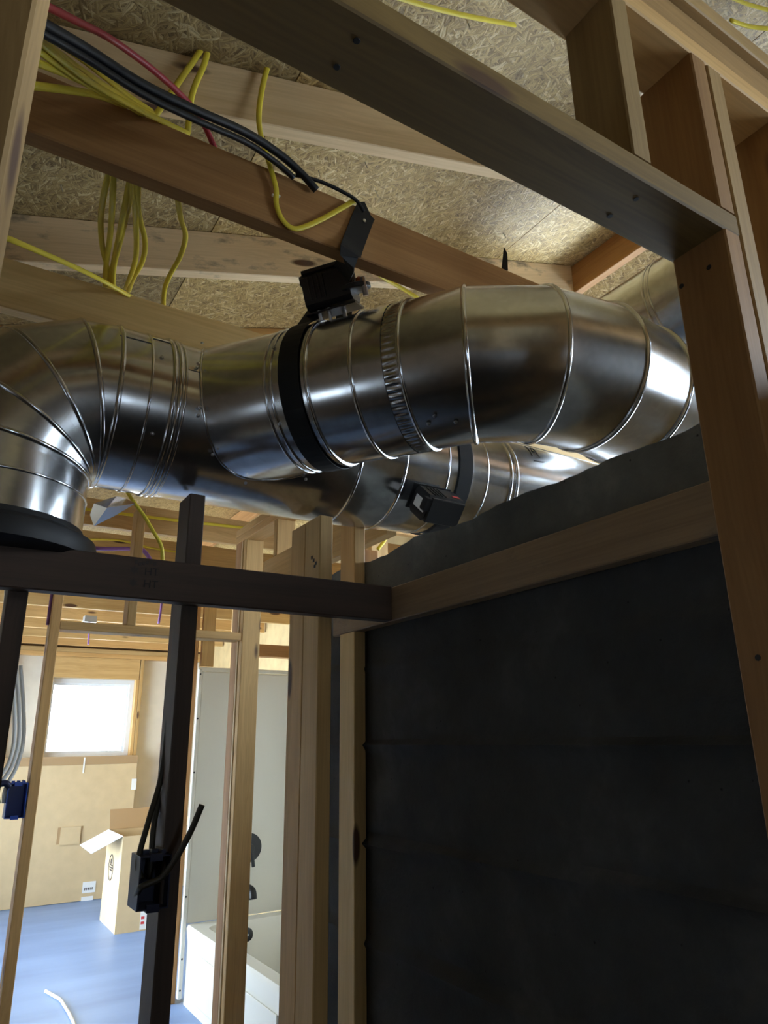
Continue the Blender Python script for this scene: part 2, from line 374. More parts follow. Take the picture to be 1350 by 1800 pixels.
def obox(name, ctr, ax, ay, dims, mat, parent=None, c=0.003, label=None, cat=None):
    """bevelled box with its own orientation"""
    x = Vector(ax).normalized(); y = Vector(ay); y = (y-x*y.dot(x)).normalized(); z = x.cross(y); m = Vector(ctr)
    v, f = chamfer_box(*dims, c)
    R = Matrix(((x.x, y.x, z.x, m.x), (x.y, y.y, z.y, m.y), (x.z, y.z, z.z, m.z), (0, 0, 0, 1)))
    return tag(link(name, v, f, mat, parent, matrix=R), label, cat)

# ------------------------------------------------------------------ the setting: floor, walls, roof
XL, XR, YB, YF = -1.0, 2.75, -2.5, 8.75
SLOPE, ROOF0, RIDGE = 0.311, 2.881, 2.15
def roof_z(x): return ROOF0 + SLOPE*(x if x < RIDGE else 2*RIDGE-x)
boxes('ground', [((XL-.15, XR+.15), (YB-.15, 1.55), (-0.12, 0))], GROUNDM, label='unseen dark ground added under the near framing', kind='structure')  # unseen ground, kept dark to cut bounce light near the camera
boxes('floor', [((XL-.15, XR+.15), (1.551, YF+.15), (-0.12, 0))], FLOORM, label='bare dusty concrete floor of the far room', kind='structure')

def wall(name, ax, c, lo, hi, out, opens, mat, label, gable=False):
    """wall slab behind the plane ax = c, with window openings cut out"""
    t0, t1 = (c, c+0.14*out) if out > 0 else (c+0.14*out, c)
    bs = []; cur = lo; top = roof_z(c)-0.03 if ax == 'X' else 2.56
    for a, b, z0, z1 in sorted(opens):
        bs += [((cur, a), (0, top)), ((a, b), (0, z0)), ((a, b), (z1, top))]; cur = b
    bs.append(((cur, hi), (0, top)))
    B = [(((t0, t1), r, z) if ax == 'X' else (r, (t0, t1), z)) for r, z in bs]
    o = boxes(name, B, mat, label=label, kind='structure')
    if gable:
        pts = [(XL, 2.56), (XR, 2.56), (XR, roof_z(XR)-.01), (RIDGE, roof_z(RIDGE)-0.01)]
        v = [(x, t0, z) for x, z in pts]+[(x, t1, z) for x, z in pts]
        link('gable_panel', v, [(3, 2, 1, 0), (4, 5, 6, 7), (0, 1, 5, 4), (1, 2, 6, 5), (2, 3, 7, 6), (3, 0, 4, 7)], SHEATH, o)
    return o
W = WINDOWS
wall('wall_far', 'Y', YF, XL, XR, 1, [W[0][2:6]], DRYW, 'cream sheathed far wall around the bright window', gable=True)
wall('wall_left', 'X', XL, YB, 1.699, -1, [W[3][2:6]], SHEATH, 'dark sheathed eave wall beside the camera')
wall('wall_eave', 'X', XL, 1.70, YF, -1, [W[1][2:6]], DRYW, 'cream sheathed eave wall of the far room')
wall('wall_right', 'X', XR, YB, 3.499, 1, [W[2][2:6], W[5][2:6]], WARMS, 'brown sheathed wall beyond the concrete foundation')
wall('wall_bath', 'X', XR, 3.50, YF, 1, [], WARMS, 'warm brown sheathed wall behind the bathtub')
wall('wall_back', 'Y', YB, XL, XR, -1, [W[4][2:6]], SHEATH, 'brown sheathed end wall facing the far window', gable=True)

def window(n, w):
    ax, c, a, b, z0, z1, s = w
    def B(a0, a1, d0, d1, q0, q1):
        d0, d1 = sorted((c+d0*-s, c+d1*-s))
        return ((d0, d1), (a0, a1), (q0, q1)) if ax == 'X' else ((a0, a1), (d0, d1), (q0, q1))
    e = 0.045
    fr = boxes('window_%d' % n, [B(a, a+e, .0, .09, z0, z1), B(b-e, b, .0, .09, z0, z1), B(a+e, b-e, .0, .09, z0, z0+e), B(a+e, b-e, .0, .09, z1-e, z1)], VINYL, kind='structure',
               label=['white vinyl window full of bright daylight in the far wall', 'tall white patio door in the eave wall of the far room', 'unseen white window added for light beyond the concrete wall', 'unseen small white window added in the eave wall for reflections', 'unseen white window added in the end wall for reflections', 'unseen second white window, added beyond the concrete for light'][n-1])
    boxes('sash', [B(a+e, a+e+.022, .03, .07, z0+e, z1-e), B(b-e-.022, b-e, .03, .07, z0+e, z1-e), B(a+e+.022, b-e-.022, .03, .07, z0+e, z0+e+.022), B(a+e+.022, b-e-.022, .03, .07, z1-e-.022, z1-e)], VINYL, fr)
    boxes('pane', [B(a+e+.022, b-e-.022, .048, .052, z0+e+.022, z1-e-.022)], GLASS, fr)
for i, w in enumerate(WINDOWS): window(i+1, w)

# roof sheathing: sheets of strand board, 1.22 m up the slope and 2.44 m along the house
roof = empty('roof', (RIDGE, 3, roof_z(RIDGE)), 'sloping roof sheathing of strand board sheets overhead', None)
tag(roof, kind='structure')
ANG = math.atan(SLOPE)
def osb_sheet(xa, xb, ya, yb, name='board_sheet', mat=None):
    g = 0.0018; xm, ym = (xa+xb)/2, (ya+yb)/2; za, zb = roof_z(xa), roof_z(xb)
    ux = Vector((xb-xa, 0, zb-za)); l = ux.length; ux.normalize(); nz = Vector((-ux.z, 0, ux.x)); ctr = Vector((xm, ym, (za+zb)/2))+nz*0.006
    v, f = chamfer_box(l-2*g, yb-ya-2*g, 0.012, 0.001)
    R = Matrix(((ux.x, 0, nz.x, ctr.x), (0, 1, 0, ctr.y), (ux.z, 0, nz.z, ctr.z), (0, 0, 0, 1)))
    return link(name, v, f, mat or OSB, roof, matrix=R)
ys = [YB-.14, -0.03, 2.41, 4.85, 7.29, YF+.14]
for xa, xb in ((XL-.14, -0.655), (-0.655, 0.515), (0.515, 1.685), (1.685, RIDGE), (RIDGE, XR+.14)):
    for ya, yb in zip(ys[:-1], ys[1:]): osb_sheet(xa, xb, ya, yb, mat=OSB_SHADE if xb < 0.6 else OSB)   # eave sheets tinted darker: the light's falloff put into their colour

for xa, xb in ((XL-.14, RIDGE), (RIDGE, XR+.14)):  # unseen layer added to stop sky light leaking through the sheet gaps
    v = [Vector((x, y, roof_z(x)+.016+dz)) for dz in (0, .01) for x in (xa, xb) for y in (ys[0], ys[-1])]
    link('roof_light_block', v, [(0, 1, 3, 2), (4, 6, 7, 5), (0, 2, 6, 4), (1, 5, 7, 3), (0, 4, 5, 1), (2, 3, 7, 6)], BLACKF, roof)

# dark cast concrete foundation wall with board-form joints, built as a displaced sheet closed at the back
def concrete():
    X0 = 1.038; y0, y1, z1 = -1.6, 2.06, 2.055; ny, nz = 230, 150
    joints = [(1.53, .013, 0), (1.735, .008, .012), (1.305, .017, -.02), (1.055, .015, .01), (0.80, .012, 0), (0.5, .01, 0), (0.25, .01, 0)]
    v, f = [], []
    for j in range(nz+1):
        for i in range(ny+1):
            y = y0+(y1-y0)*i/ny; z = z1*j/nz
            d = 0.004*mnoise.noise(Vector((y*3, z*3, 1)))+0.0025*mnoise.noise(Vector((y*11, z*14, 5)))
            for zj, amp, tilt in joints:
                zz = z-(zj+tilt*(y-1)+0.006*mnoise.noise(Vector((y*4, zj*9, 2))))
                a = amp*(0.55+0.9*max(0, mnoise.noise(Vector((y*2.3, zj*7, 8)))+0.35))
                d += a*math.exp(-(zz/0.011)**2)-0.5*a*math.exp(-((zz-0.022)/0.012)**2)
                d += 0.004*(1 if zz > 0 else 0)*(-1)**joints.index((zj, amp, tilt))*math.exp(-max(0, zz)/0.12)
            top = z
            if j == nz: top = z1+0.012*mnoise.noise(Vector((y*5, 3, 3)))+0.006*mnoise.noise(Vector((y*21, 3, 3)))
            v.append((X0-d, y, top))
    w = ny+1
    for j in range(nz):
        for i in range(ny): a = j*w+i; f.append((a, a+1, a+w+1, a+w))
    k = len(v); XB = X0+0.2
    for i in range(ny+1): v.append((XB, y0+(y1-y0)*i/ny, v[nz*w+i][2]+0.006*mnoise.noise(Vector((i*.3, 9, 9)))))
    for i in range(ny): f.append((nz*w+i, nz*w+i+1, k+i+1, k+i))
    b = len(v); v += [(XB, y0, 0), (XB, y1, 0)]
    f.append([b, b+1]+[k+i for i in range(ny, -1, -1)])
    f.append([j*w for j in range(nz+1)]+[k, b]); f.append([j*w+ny for j in range(nz, -1, -1)]+[b+1, k+ny])
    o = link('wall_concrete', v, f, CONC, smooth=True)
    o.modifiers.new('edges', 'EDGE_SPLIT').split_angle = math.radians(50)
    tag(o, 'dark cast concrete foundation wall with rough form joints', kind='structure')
concrete()

# ------------------------------------------------------------------ framing overhead: joists, rafters, ridge
JY = lambda k: 1.15+0.61*k
JN = {0: 'warm brown ceiling joist nearest the camera, black strap nailed to its face', 1: 'warm pine ceiling joist behind the big elbow of the trunk duct',
      -1: 'grey ceiling joist lying on the near wall plate, upper right'}
ordn = ['', 'first', 'second', 'third', 'fourth', 'fifth', 'sixth', 'seventh', 'eighth', 'ninth', 'tenth', 'eleventh']
for k in range(0, 13):
    y = JY(k)
    lab = JN.get(k) or ('pine ceiling joist beyond the ducts, %s counted from the window wall' % (['nearest', 'second', 'third', 'fourth', 'fifth', 'sixth', 'seventh', 'eighth', 'ninth', 'tenth', 'eleventh'][12-k]))
    board('ceiling_joist', (XL+.02, XR-.02), (y, y+.038), (2.575, 2.713), {0: FIR, 1: PINEB, 2: FIR}.get(k, PINE), lab, 'joist', 'ceiling joists spanning the house')
def rafter(k, mat, lab):
    y = JY(k)+.040; h = 0.1395
    n = Vector((-math.sin(ANG), 0, math.cos(ANG)))
    a = Vector((XL+.03, y+.019, roof_z(XL+.03)))-n*(h/2+.001); b = Vector((RIDGE-.03, y+.019, roof_z(RIDGE-.03)))-n*(h/2+.001)
    stick('rafter', a, b, .038, h, mat, lab, 'rafter', 'rafters under the roof sheathing')
rafter(0, PINEW, 'pale clean roof rafter crossing behind the black cable')
rafter(1, STAINW, 'roof rafter blotched with black mould stains behind the yellow cable loops')
rafter(2, PINE, 'roof rafter behind the stained one, above the elbow duct')
rafter(3, PINE, 'roof rafter over the far room, third from the black cable')
board('ridge_beam', (RIDGE-.025, RIDGE+.013), (YB+.05, YF-.05), (3.40, 3.535), FIR, 'dark brown ridge beam where the bright strand board ends', 'beam')

# ------------------------------------------------------------------ near wall with the opening the camera looks through
YN = (0.46, 0.549)
header = board('header_plate', (-0.94, .921), (.46, .553), (2.257, 2.295), HEADW, 'long header plate crossing the top of the picture to the right post', 'header')
trimmer = board('trimmer_stud', (.883, .921), YN, (0, 2.256), TRIMW, 'brown trimmer stud under the header end, standing before the concrete wall', 'stud')
board('king_stud', (.926, .964), YN, (0, 2.599), GREYW, 'full-height king stud beside the header end, far right', 'stud')
board('cripple_stud', (.883, .921), (.46, .578), (2.296, 2.599), TRIMW, 'short cripple stud above the header end beside the king stud', 'stud')
board('cripple_stud', (.692, .730), YN, (2.296, 2.599), GREYW, 'short dark cripple stud on the header, left of the other cripple', 'stud')
board('wall_stud', (1.125, 1.163), (.46, .60), (2.072, 2.599), TRIMW, 'dark reddish stud at the right edge behind the king stud', 'stud')
board('top_plate', (-0.95, 2.6), (.46, .553), (2.60, 2.636), PINE, 'top plate over the cripple studs, upper right corner', 'plate')
board('rim_board', (-0.95, 2.6), (.485, .523), (2.637, 2.752), GREYW, 'grey board on edge above the top plate, upper right corner', 'board')
board('upper_plate', (-0.95, 2.6), (.47, .559), (2.753, 2.791), GREYW, 'topmost weathered plate lying over the grey board, upper right', 'plate')
board('trimmer_stud', (-0.094, -0.006), (.46, .498), (0, 2.256), GREYW, 'near stud at the left edge with a lit narrow side', 'stud', rot=math.radians(-14))

# ------------------------------------------------------------------ stud wall below the ducts
SY = (1.602, 1.691)
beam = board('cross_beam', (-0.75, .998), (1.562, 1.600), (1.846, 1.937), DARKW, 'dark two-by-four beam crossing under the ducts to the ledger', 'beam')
ledger = board('ledger_board', (1.0, 1.036), (-0.9, 1.895), (1.845, 1.935), LEDGERW, 'old ledger board fixed along the dark concrete wall', 'board')
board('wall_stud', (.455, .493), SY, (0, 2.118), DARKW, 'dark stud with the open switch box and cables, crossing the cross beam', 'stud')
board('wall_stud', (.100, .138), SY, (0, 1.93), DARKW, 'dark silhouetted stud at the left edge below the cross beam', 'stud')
split = board('wall_stud', (.804, .842), SY, (0, 2.118), PINE, 'split-faced stud under the ducts with a dark near side', 'stud')
board('wall_stud', (.804, .842), (1.6925, 1.781), (0, 2.118), PINE, 'knotty stud set tight behind the split-faced stud', 'stud')
board('wall_stud', (1.0, 1.037), (1.765, 1.852), (0, 1.844), PINEB, 'pine stud against the concrete end, below the ledger', 'stud')
board('wall_stud', (1.0, 1.037), (1.765, 1.852), (1.936, 2.20), PINE, 'short pine stud standing on the ledger end', 'stud')

# partition with the door opening toward the bright room
board('corner_stud', (1.205, 1.294), (3.20, 3.238), (0, 2.497), PINE, 'broad pine corner stud in front of the white tub surround', 'stud')
board('corner_stud', (1.200, 1.289), (3.2385, 3.257), (0, 2.497), PINEW, 'thin pale strip nailed behind the broad corner stud', 'stud')
board('corner_stud', (1.200, 1.289), (3.258, 3.332), (0, 2.497), FIR, 'reddish stud behind the thin pale strip at the door opening', 'stud')
board('top_plate', (1.20, 1.289), (1.87, 3.34), (2.498, 2.535), PINE, 'lower of the doubled plates above the corner stud', 'plate')
board('top_plate', (1.20, 1.289), (1.87, 3.34), (2.536, 2.573), PINE, 'upper of the doubled plates above the corner stud', 'plate')
board('door_stud', (.372, .410), (3.20, 3.289), (0, 2.573), PINE, 'slim stud left of the bright window, carrying the blue box', 'stud')
board('door_header', (.411, 1.199), (3.20, 3.289), (2.0, 2.036), PINE, 'thin header board across the doorway above the far window', 'header')
board('cripple_stud', (.675, .713), (3.20, 3.289), (2.037, 2.573), PINE, 'short upright between doorway header and ceiling joists', 'stud')
board('wall_header', (1.20, 1.238), (1.9, 2.96), (2.195, 2.33), PINE, 'pine header on edge between tub wall studs above the cross beam', 'header')
board('cripple_stud', (1.2, 1.289), (2.815, 2.853), (2.331, 2.497), PINE, 'hanging cripple stud above the header, below the trunk duct', 'stud')
board('wall_stud', (1.2, 1.289), (2.10, 2.138), (0, 2.194), FIR, 'reddish stud between the knotty stud and the concrete end', 'stud')
board('wall_stud', (1.2, 1.289), (2.10, 2.138), (2.331, 2.497), FIR, 'short reddish stud above the header beside the ledger stud', 'stud')
board('wall_stud', (1.62, 1.71), (2.70, 2.738), (0, 2.57), PINE, 'lit pine stud just beyond the concrete top', 'stud')
board('wall_stud', (1.98, 2.07), (2.70, 2.738), (0, 2.57), PINE, 'lit pine stud beyond the concrete under the dark damper motor', 'stud')

# far wall framing round the window
fy = (8.661, 8.749)
wx0, wx1, wz0, wz1 = W[0][2:6]
board('window_header', (wx0-.06, wx1+.03), (8.664, 8.702), (2.243, 2.472), PINE, 'broad knotty header board directly above the bright window', 'header')
board('top_plate', (XL+.02, XR-.02), fy, (2.474, 2.522), PINE, 'lower top plate above the window header', 'plate')
board('top_plate', (XL+.02, XR-.02), fy, (2.523, 2.572), PINE, 'upper top plate above the window header', 'plate')
board('trimmer_stud', (wx1+.002, wx1+.036), fy, (0, 2.24), PINE, 'trimmer stud tight against the bright window', 'stud')
board('king_stud', (wx1+.04, wx1+.075), fy, (0, 2.473), PINE, 'king stud second from the bright window', 'stud')
board('wall_stud', (2.36, 2.395), fy, (0, 2.473), PINE, 'stud on the cream wall between window and tub', 'stud')
board('trimmer_stud', (wx0-.036, wx0-.002), fy, (0, 2.24), PINE, 'trimmer stud at the shaded side of the bright window', 'stud')
board('wall_stud', (0.62, .66), fy, (0, 2.473), PINE, 'stud on the cream wall behind the slim door stud', 'stud')
board('window_sill', (wx0, wx1), fy, (wz0-.04, wz0-.002), PINE, 'rough sill under the bright window behind the carton', 'sill')

# wall behind the tub
ty = (5.035, 5.124)
board('wall_stud', (1.535, 1.573), ty, (0, 2.573), FIR, 'reddish stud along the edge of the tub surround', 'stud')
board('wall_stud', (1.60, 1.69), (5.035, 5.073), (2.06, 2.573), PINE, 'flat pine stud above the corner of the tub surround', 'stud')
board('wall_stud', (1.84, 1.878), ty, (2.06, 2.573), PINE, 'narrow stud above the tub surround beside the corner stud', 'stud')
board('blocking', (1.88, 2.60), ty, (2.15, 2.24), FIR, 'brown blocking board above the tub surround', 'board')

# nail holes and nail tips
def hole(parent, p, n, r=.004): lathe('nail_hole', [(r, 0), (r*.9, .0006)], p, n, INK, parent, seg=8, smooth=False)
for x, y in ((627, 72), (592, 118), (1072, 380), (1118, 350)): hole(header, at(x, y, Z=2.2568), (0, 0, -1), .0042)
for x, y in ((1246, 470), (1198, 503), (1332, 1156)): hole(trimmer, at(x, y, X=.8828), (-1, 0, 0), .0042)
def roof_at(x, y):
    d = at(x, y, Y=1.0)-CAM; t = (ROOF0-CAM.z)/(d.z-SLOPE*d.x); return CAM+d*t
for x, y in ((642, 285), (107, 325), (823, 41), (660, 335), (420, 430), (1208, 18), (885, 410), (560, 300)):
    p_ = roof_at(x, y); lathe('nail_tip', [(.0016, .002), (.0014, -.018), (.0002, -.026)], p_, (-.35+random.random()*.5, .2, 1), STEEL, roof, seg=6)

# ------------------------------------------------------------------ ducts
def frame(d):
    d = d.normalized(); u = Vector((0, 0, 1)); u = (u-d*u.dot(d))
    if u.length < 1e-3: u = Vector((0, -1, 0))
    u.normalize(); return d, u, u.cross(d)
def gore(name, parent, p0, n0, p1, n1, r0, r1, seg=72, mat=None, ref=None, d=None):
    """sheet-metal cylinder between two cutting planes"""
    d = d or (p1-p0).normalized(); d, u, w = frame(d)
    if ref is not None: u = (ref-d*ref.dot(d)).normalized(); w = u.cross(d)
    v, f = [], []
    for p, n, r in ((p0, n0, r0), (p1, n1, r1)):
        for k in range(seg):
            q = 2*PI*k/seg; o = u*(math.cos(q)*r)+w*(math.sin(q)*r); s = -(o.dot(n))/d.dot(n); v.append(p+o+d*s)
    th = 0.0
    f = [(k, (k+1) % seg, (k+1) % seg+seg, k+seg) for k in range(seg)]
    return link(name, v, f, mat or GALV, parent, True)
def bead(name, parent, p, n, d, r, b=0.0045, seg=72, mat=None, off=0.0):
    d, u, w = frame(d); pts = []; v, f = [], []; m = 8
    for k in range(seg):
        q = 2*PI*k/seg; o = u*(math.cos(q)*r)+w*(math.sin(q)*r); s = -(o.dot(n))/d.dot(n)
        c = p+d*off+o+d*s; ro = (c-p-d*off); rn = (ro-n*ro.dot(n)).normalized()
        for j in range(m): a = 2*PI*j/m; v.append(c+rn*(math.cos(a)*b)+n.normalized()*(math.sin(a)*b*1.1))
    for k in range(seg):
        for j in range(m): f.append((k*m+j, k*m+(j+1) % m, ((k+1) % seg)*m+(j+1) % m, ((k+1) % seg)*m+j))
    return link(name, v, f, mat or GALVB, parent, True)
def screw(parent, p, n, s=0.004):
    return lathe('screw', [(s*1.3, 0), (s*1.3, .0012), (s, .0014), (s*.9, .004), (s*.5, .0048)], p, n, STEEL, parent, seg=8)

RB, YBC, ZB = 0.203, 1.73, 2.352
TB = Vector((0.30, YBC, ZB))
trunk = empty('trunk_duct', (0.9, YBC, ZB-RB), 'large galvanised trunk duct with a gored elbow turning down', 'duct')
X = Vector((1, 0, 0))
def bx(x): return Vector((x, YBC, ZB))
# straight run toward the right, reducing beyond the branch
xs = [(0.258, RB), (0.325, RB), (0.405, RB), (0.90, RB), (1.045, .197), (1.20, .188), (1.30, .180), (1.46, .178), (2.05, .178)]
for (a, ra), (b, rb) in zip(xs[:-1], xs[1:]): gore('duct_section', trunk, bx(a), X, bx(b), X, ra, rb, ref=Vector((0, 0, 1)))
for x, r, b in ((0.325, RB, .003), (0.378, RB, .0055), (0.392, RB, .0055), (0.405, RB, .003), (0.90, RB, .0042), (1.045, .197, .0042), (1.20, .188, .003), (1.355, .178, .003), (1.45, .178, .005), (1.475, .178, .005)):
    bead('seam_bead', trunk, bx(x), X, X, r, b)
# 90 degree elbow turning down: mitred gores about the throat
RC = RB+0.016
O = Vector((0.258, YBC, ZB-RC))
angs = [0, 13, 37, 61, 82, 90]
def elb(a):
    a = math.radians(a); return O+Vector((-math.sin(a)*RC, 0, math.cos(a)*RC))
def plane_n(a): a = math.radians(a); return Vector((math.cos(a), 0, math.sin(a)))
E_ = [elb(a) for a in angs]
segs = [(0, 13), (13, 37), (37, 61), (61, 82), (82, 90)]
for a, b in segs:
    gore('elbow_gore', trunk, elb(a), plane_n(a), elb(b), plane_n(b), RB, RB, ref=Vector((0, 1, 0)), d=(elb(b)-elb(a)))
for a in (0, 13, 37, 61, 82): bead('seam_bead', trunk, elb(a), plane_n(a), plane_n(a), RB, .0055)
lo = elb(90)
gore('duct_section', trunk, lo, Vector((0, 0, 1)), lo-Vector((0, 0, .16)), Vector((0, 0, 1)), RB, RB, ref=Vector((0, 1, 0)))
bead('seam_bead', trunk, lo-Vector((0, 0, .05)), Vector((0, 0, 1)), Vector((0, 0, 1)), RB, .003)
# lengthwise lap seams and screws
def lap(x0, x1, q, r, parent=trunk):
    pts = [bx(x)+Vector((0, -math.cos(q)*r, math.sin(q)*r)) for x in (x0, x1)]
    nr = Vector((0, -math.cos(q), math.sin(q)))
    ribbon('lap_seam', pts, [nr, nr], .012, .0015, GALVB, parent)
lap(0.25, 0.325, .62, RB); lap(0.33, 0.375, .80, RB); lap(0.41, 0.52, .30, RB); lap(1.48, 2.04, 1.0, .178)
for x, q in ((.345, -.62), (.345, .35), (.43, .33), (.47, .34), (.50, .05), (.49, .62), (.47, .95), (.44, -.3)):
    screw(trunk, bx(x)+Vector((0, -math.cos(q)*RB, math.sin(q)*RB)), Vector((0, -math.cos(q), math.sin(q))))
# black flexible collar and wide flange hanging under the elbow
BAG = plain('black_rubber_fabric', (0.010, 0.010, 0.012), 0.55, vary=0.3)
lathe('flex_collar', [(RB+.003, -.128), (RB+.006, -.14), (RB+.02, -.148), (RB+.032, -.155), (RB+.038, -.175), (RB+.036, -.195), (RB+.02, -.205), (.05, -.205)], lo, (0, 0, 1), BAG, trunk, seg=56)
# bright foil flap in the elbow throat
link('foil_flap', [at(165, 885, Y=1.9), at(205, 872, Y=1.9), at(238, 885, Y=1.85), at(205, 905, Y=1.9), at(165, 925, Y=1.95), at(158, 905, Y=1.95), at(188, 893, Y=1.87), at(222, 876, Y=1.93)],
     [(0, 1, 6), (1, 7, 6), (7, 2, 6), (2, 3, 6), (3, 4, 6), (4, 5, 6), (5, 0, 6)], FOIL, trunk)
# marker writing: 14, underlined
def on_b(x, q, r=.1795): return bx(x)+Vector((0, -math.cos(q)*r, math.sin(q)*r))
mk = empty('marker_writing', on_b(1.55, .75), None, None); mk.parent = trunk; mk.matrix_parent_inverse = parent_matrix(trunk).inverted(); mk['label'] = 'hand-written 14 in black marker'
def stroke(pts): tube('pen_stroke', [on_b(1.565+x, .47+y*5.6, .1785) for x, y in pts], .0016, INK, parent=mk, n=3, seg=6)
stroke([(0, 0), (.004, .03), (.006, .062)]); stroke([(.030, .062), (.020, .040), (.016, .030), (.034, .029)]); stroke([(.036, .060), (.034, .030), (.032, .0)]); stroke([(-.004, -.022), (.02, -.021), (.044, -.018)])
# flexible foil hose beyond
def hose(name, pts, r, mat, parent=None, label=None, cat=None, pitch=.012, amp=.006):
    P = spline(pts, 40); v, f = [], []; seg = 32; n = len(P); u = None; L_ = 0
    for i in range(n):
        t = (P[min(i+1, n-1)]-P[max(i-1, 0)]).normalized()
        if u is None: u = t.orthogonal().normalized()
        u = (u-t*u.dot(t)).normalized(); w = t.cross(u)
        rr = r+(amp if i % 2 else -amp)
        for k in range(seg): q = 2*PI*k/seg; v.append(P[i]+u*(math.cos(q)*rr)+w*(math.sin(q)*rr))
    for i in range(n-1):
        for k in range(seg): a, b = i*seg+k, i*seg+(k+1) % seg; f.append((a, b, b+seg, a+seg))
    return tag(link(name, v, f, mat, parent, False), label, cat)
hose('flexible_hose', [bx(2.06), bx(2.2), bx(2.34)+Vector((0, .10, .01)), bx(2.44)+Vector((0, .40, .02))], .168, FOIL, None, 'crinkled foil hose beyond the trunk duct end above the concrete', 'hose')

# branch duct: leaves the trunk at an angle, then a gored elbow over the concrete wall
RA, ZA = 0.178, 2.372
PHI = math.radians(-55)
DA = Vector((math.cos(PHI), math.sin(PHI), 0)); PA = Vector((.798, 1.34, ZA))
def ax_(s): return PA+DA*s
branch = empty('branch_duct', ax_(0.1)-Vector((0, 0, RA)), 'galvanised branch duct swinging toward the camera and over the concrete wall', 'duct')
def saddle(s_end, rs, re, seg=96):
    """boot whose open edge follows the trunk's surface"""
    d, u, w = frame(DA); v, f = [], []; n = 10; edge = []
    for k in range(seg):
        q = 2*PI*k/seg; o = u*math.cos(q)+w*math.sin(q)
        s = s_end-.05; p = None
        # march back along the wall of the pipe until it meets the trunk
        a = s_end-.02
        while a > -1.2:
            t = (s_end-a)/.42; rr = re+(rs-re)*min(1, t)
            p = ax_(a)+o*rr
            if math.hypot(p.y-YBC, p.z-ZB) < RB+.004: break
            a -= .003
        edge.append((a, o))
    for j in range(n+1):
        for a, o in edge:
            s = a+(s_end-a)*j/n; t = (s_end-s)/.42; rr = re+(rs-re)*min(1, t)
            v.append(ax_(s)+o*rr)
    for j in range(n):
        for k in range(seg): p, q = j*seg+k, j*seg+(k+1) % seg; f.append((p, q, q+seg, p+seg))
    link('saddle_boot', v, f, GALV, branch, True)
    vv = [ax_(a)+o*(re+(rs-re)*min(1, (s_end-a)/.42)) for a, o in edge]
    V, F = tube_mesh([Vector(p) for p in vv]+[Vector(vv[0])], .003, seg=6, cap=False); link('saddle_rim', V, F, GALVB, branch, True)
    for i in range(4, seg, 9):
        p = vv[i]; nrm = Vector((0, p.y-YBC, p.z-ZB)).normalized(); out = edge[i][1]
        screw(branch, p+out*.012+nrm*.002, nrm, .0035)
saddle(-.185, .196, RA+.004)
pieces = [(-.185, -.077, RA+.003), (-.077, .035, RA), (.035, .110, RA+.002)]
for a, b, r in pieces: gore('duct_section', branch, ax_(a), DA, ax_(b), DA, r, r)
for s, r, b in ((-.185, RA+.004, .003), (-.168, RA+.003, .004), (-.077, RA+.002, .0042), (.035, RA+.002, .0045), (.150, RA+.001, .004)): bead('seam_bead', branch, ax_(s), DA, DA, r, b)
# crimped end
def crimp(s0, s1, r, n=72):
    d, u, w = frame(DA); v, f = [], []; seg = n*4
    for j in range(7):
        s = s0+(s1-s0)*j/6; amp = .0022*math.sin(PI*min(1, j/5))
        for k in range(seg):
            q = 2*PI*k/seg; rr = r+amp*math.cos(q*n); v.append(ax_(s)+(u*math.cos(q)+w*math.sin(q))*rr)
    for j in range(6):
        for k in range(seg): a, b = j*seg+k, j*seg+(k+1) % seg; f.append((a, b, b+seg, a+seg))
    link('crimped_end', v, f, GALV, branch, True)
crimp(.108, .152, RA)
# elbow path over the wall
turn = [-55, -31, -9, 6, 9]; seglen = [.150, .150, .150, .16]
S = [ax_(.262)]; dirs = [DA]
for a, l in zip(turn[1:], seglen):
    d = Vector((math.cos(math.radians(a)), math.sin(math.radians(a)), 0)); dirs.append(d); S.append(S[-1]+d*l)
gore('elbow_gore', branch, ax_(.150), DA, S[0], (dirs[0]+dirs[1]).normalized(), RA, RA, d=DA)
for i in range(1, len(S)):
    n0 = (dirs[i-1]+dirs[i]).normalized(); n1 = (dirs[i]+dirs[i+1]).normalized() if i+1 < len(dirs) else dirs[i]
    gore('elbow_gore', branch, S[i-1], n0, S[i], n1, RA, RA, d=dirs[i])
    bead('seam_bead', branch, S[i-1], n0, n0, RA/1.0, .0062)
end = S[-1]; de = Vector((1, 0.10, 0.03)).normalized()
bead('seam_bead', branch, end, dirs[-1], dirs[-1], RA, .005)
gore('duct_section', branch, end, dirs[-1], end+dirs[-1]*.62, dirs[-1], RA-.003, RA-.003, d=dirs[-1])
d, u, w = frame(DA)
def on_a(s, q, r=RA+.003): return ax_(s)+(u*math.cos(q)+w*math.sin(q))*r, (u*math.cos(q)+w*math.sin(q))
near = 1 if (u.cross(DA)).dot(Vector((-1, -1, 0))) > 0 else -1     # angles whose sign faces the camera
for s, q in ((-.165, 1.25), (.09, .30), (.20, 2.6), (.18, 2.7), (.24, 2.75), (-.165, 2.3)):
    p, n = on_a(s, q*near); screw(branch, p, n)
p0, n0 = on_a(-.065, 2.0*near, RA+.004)
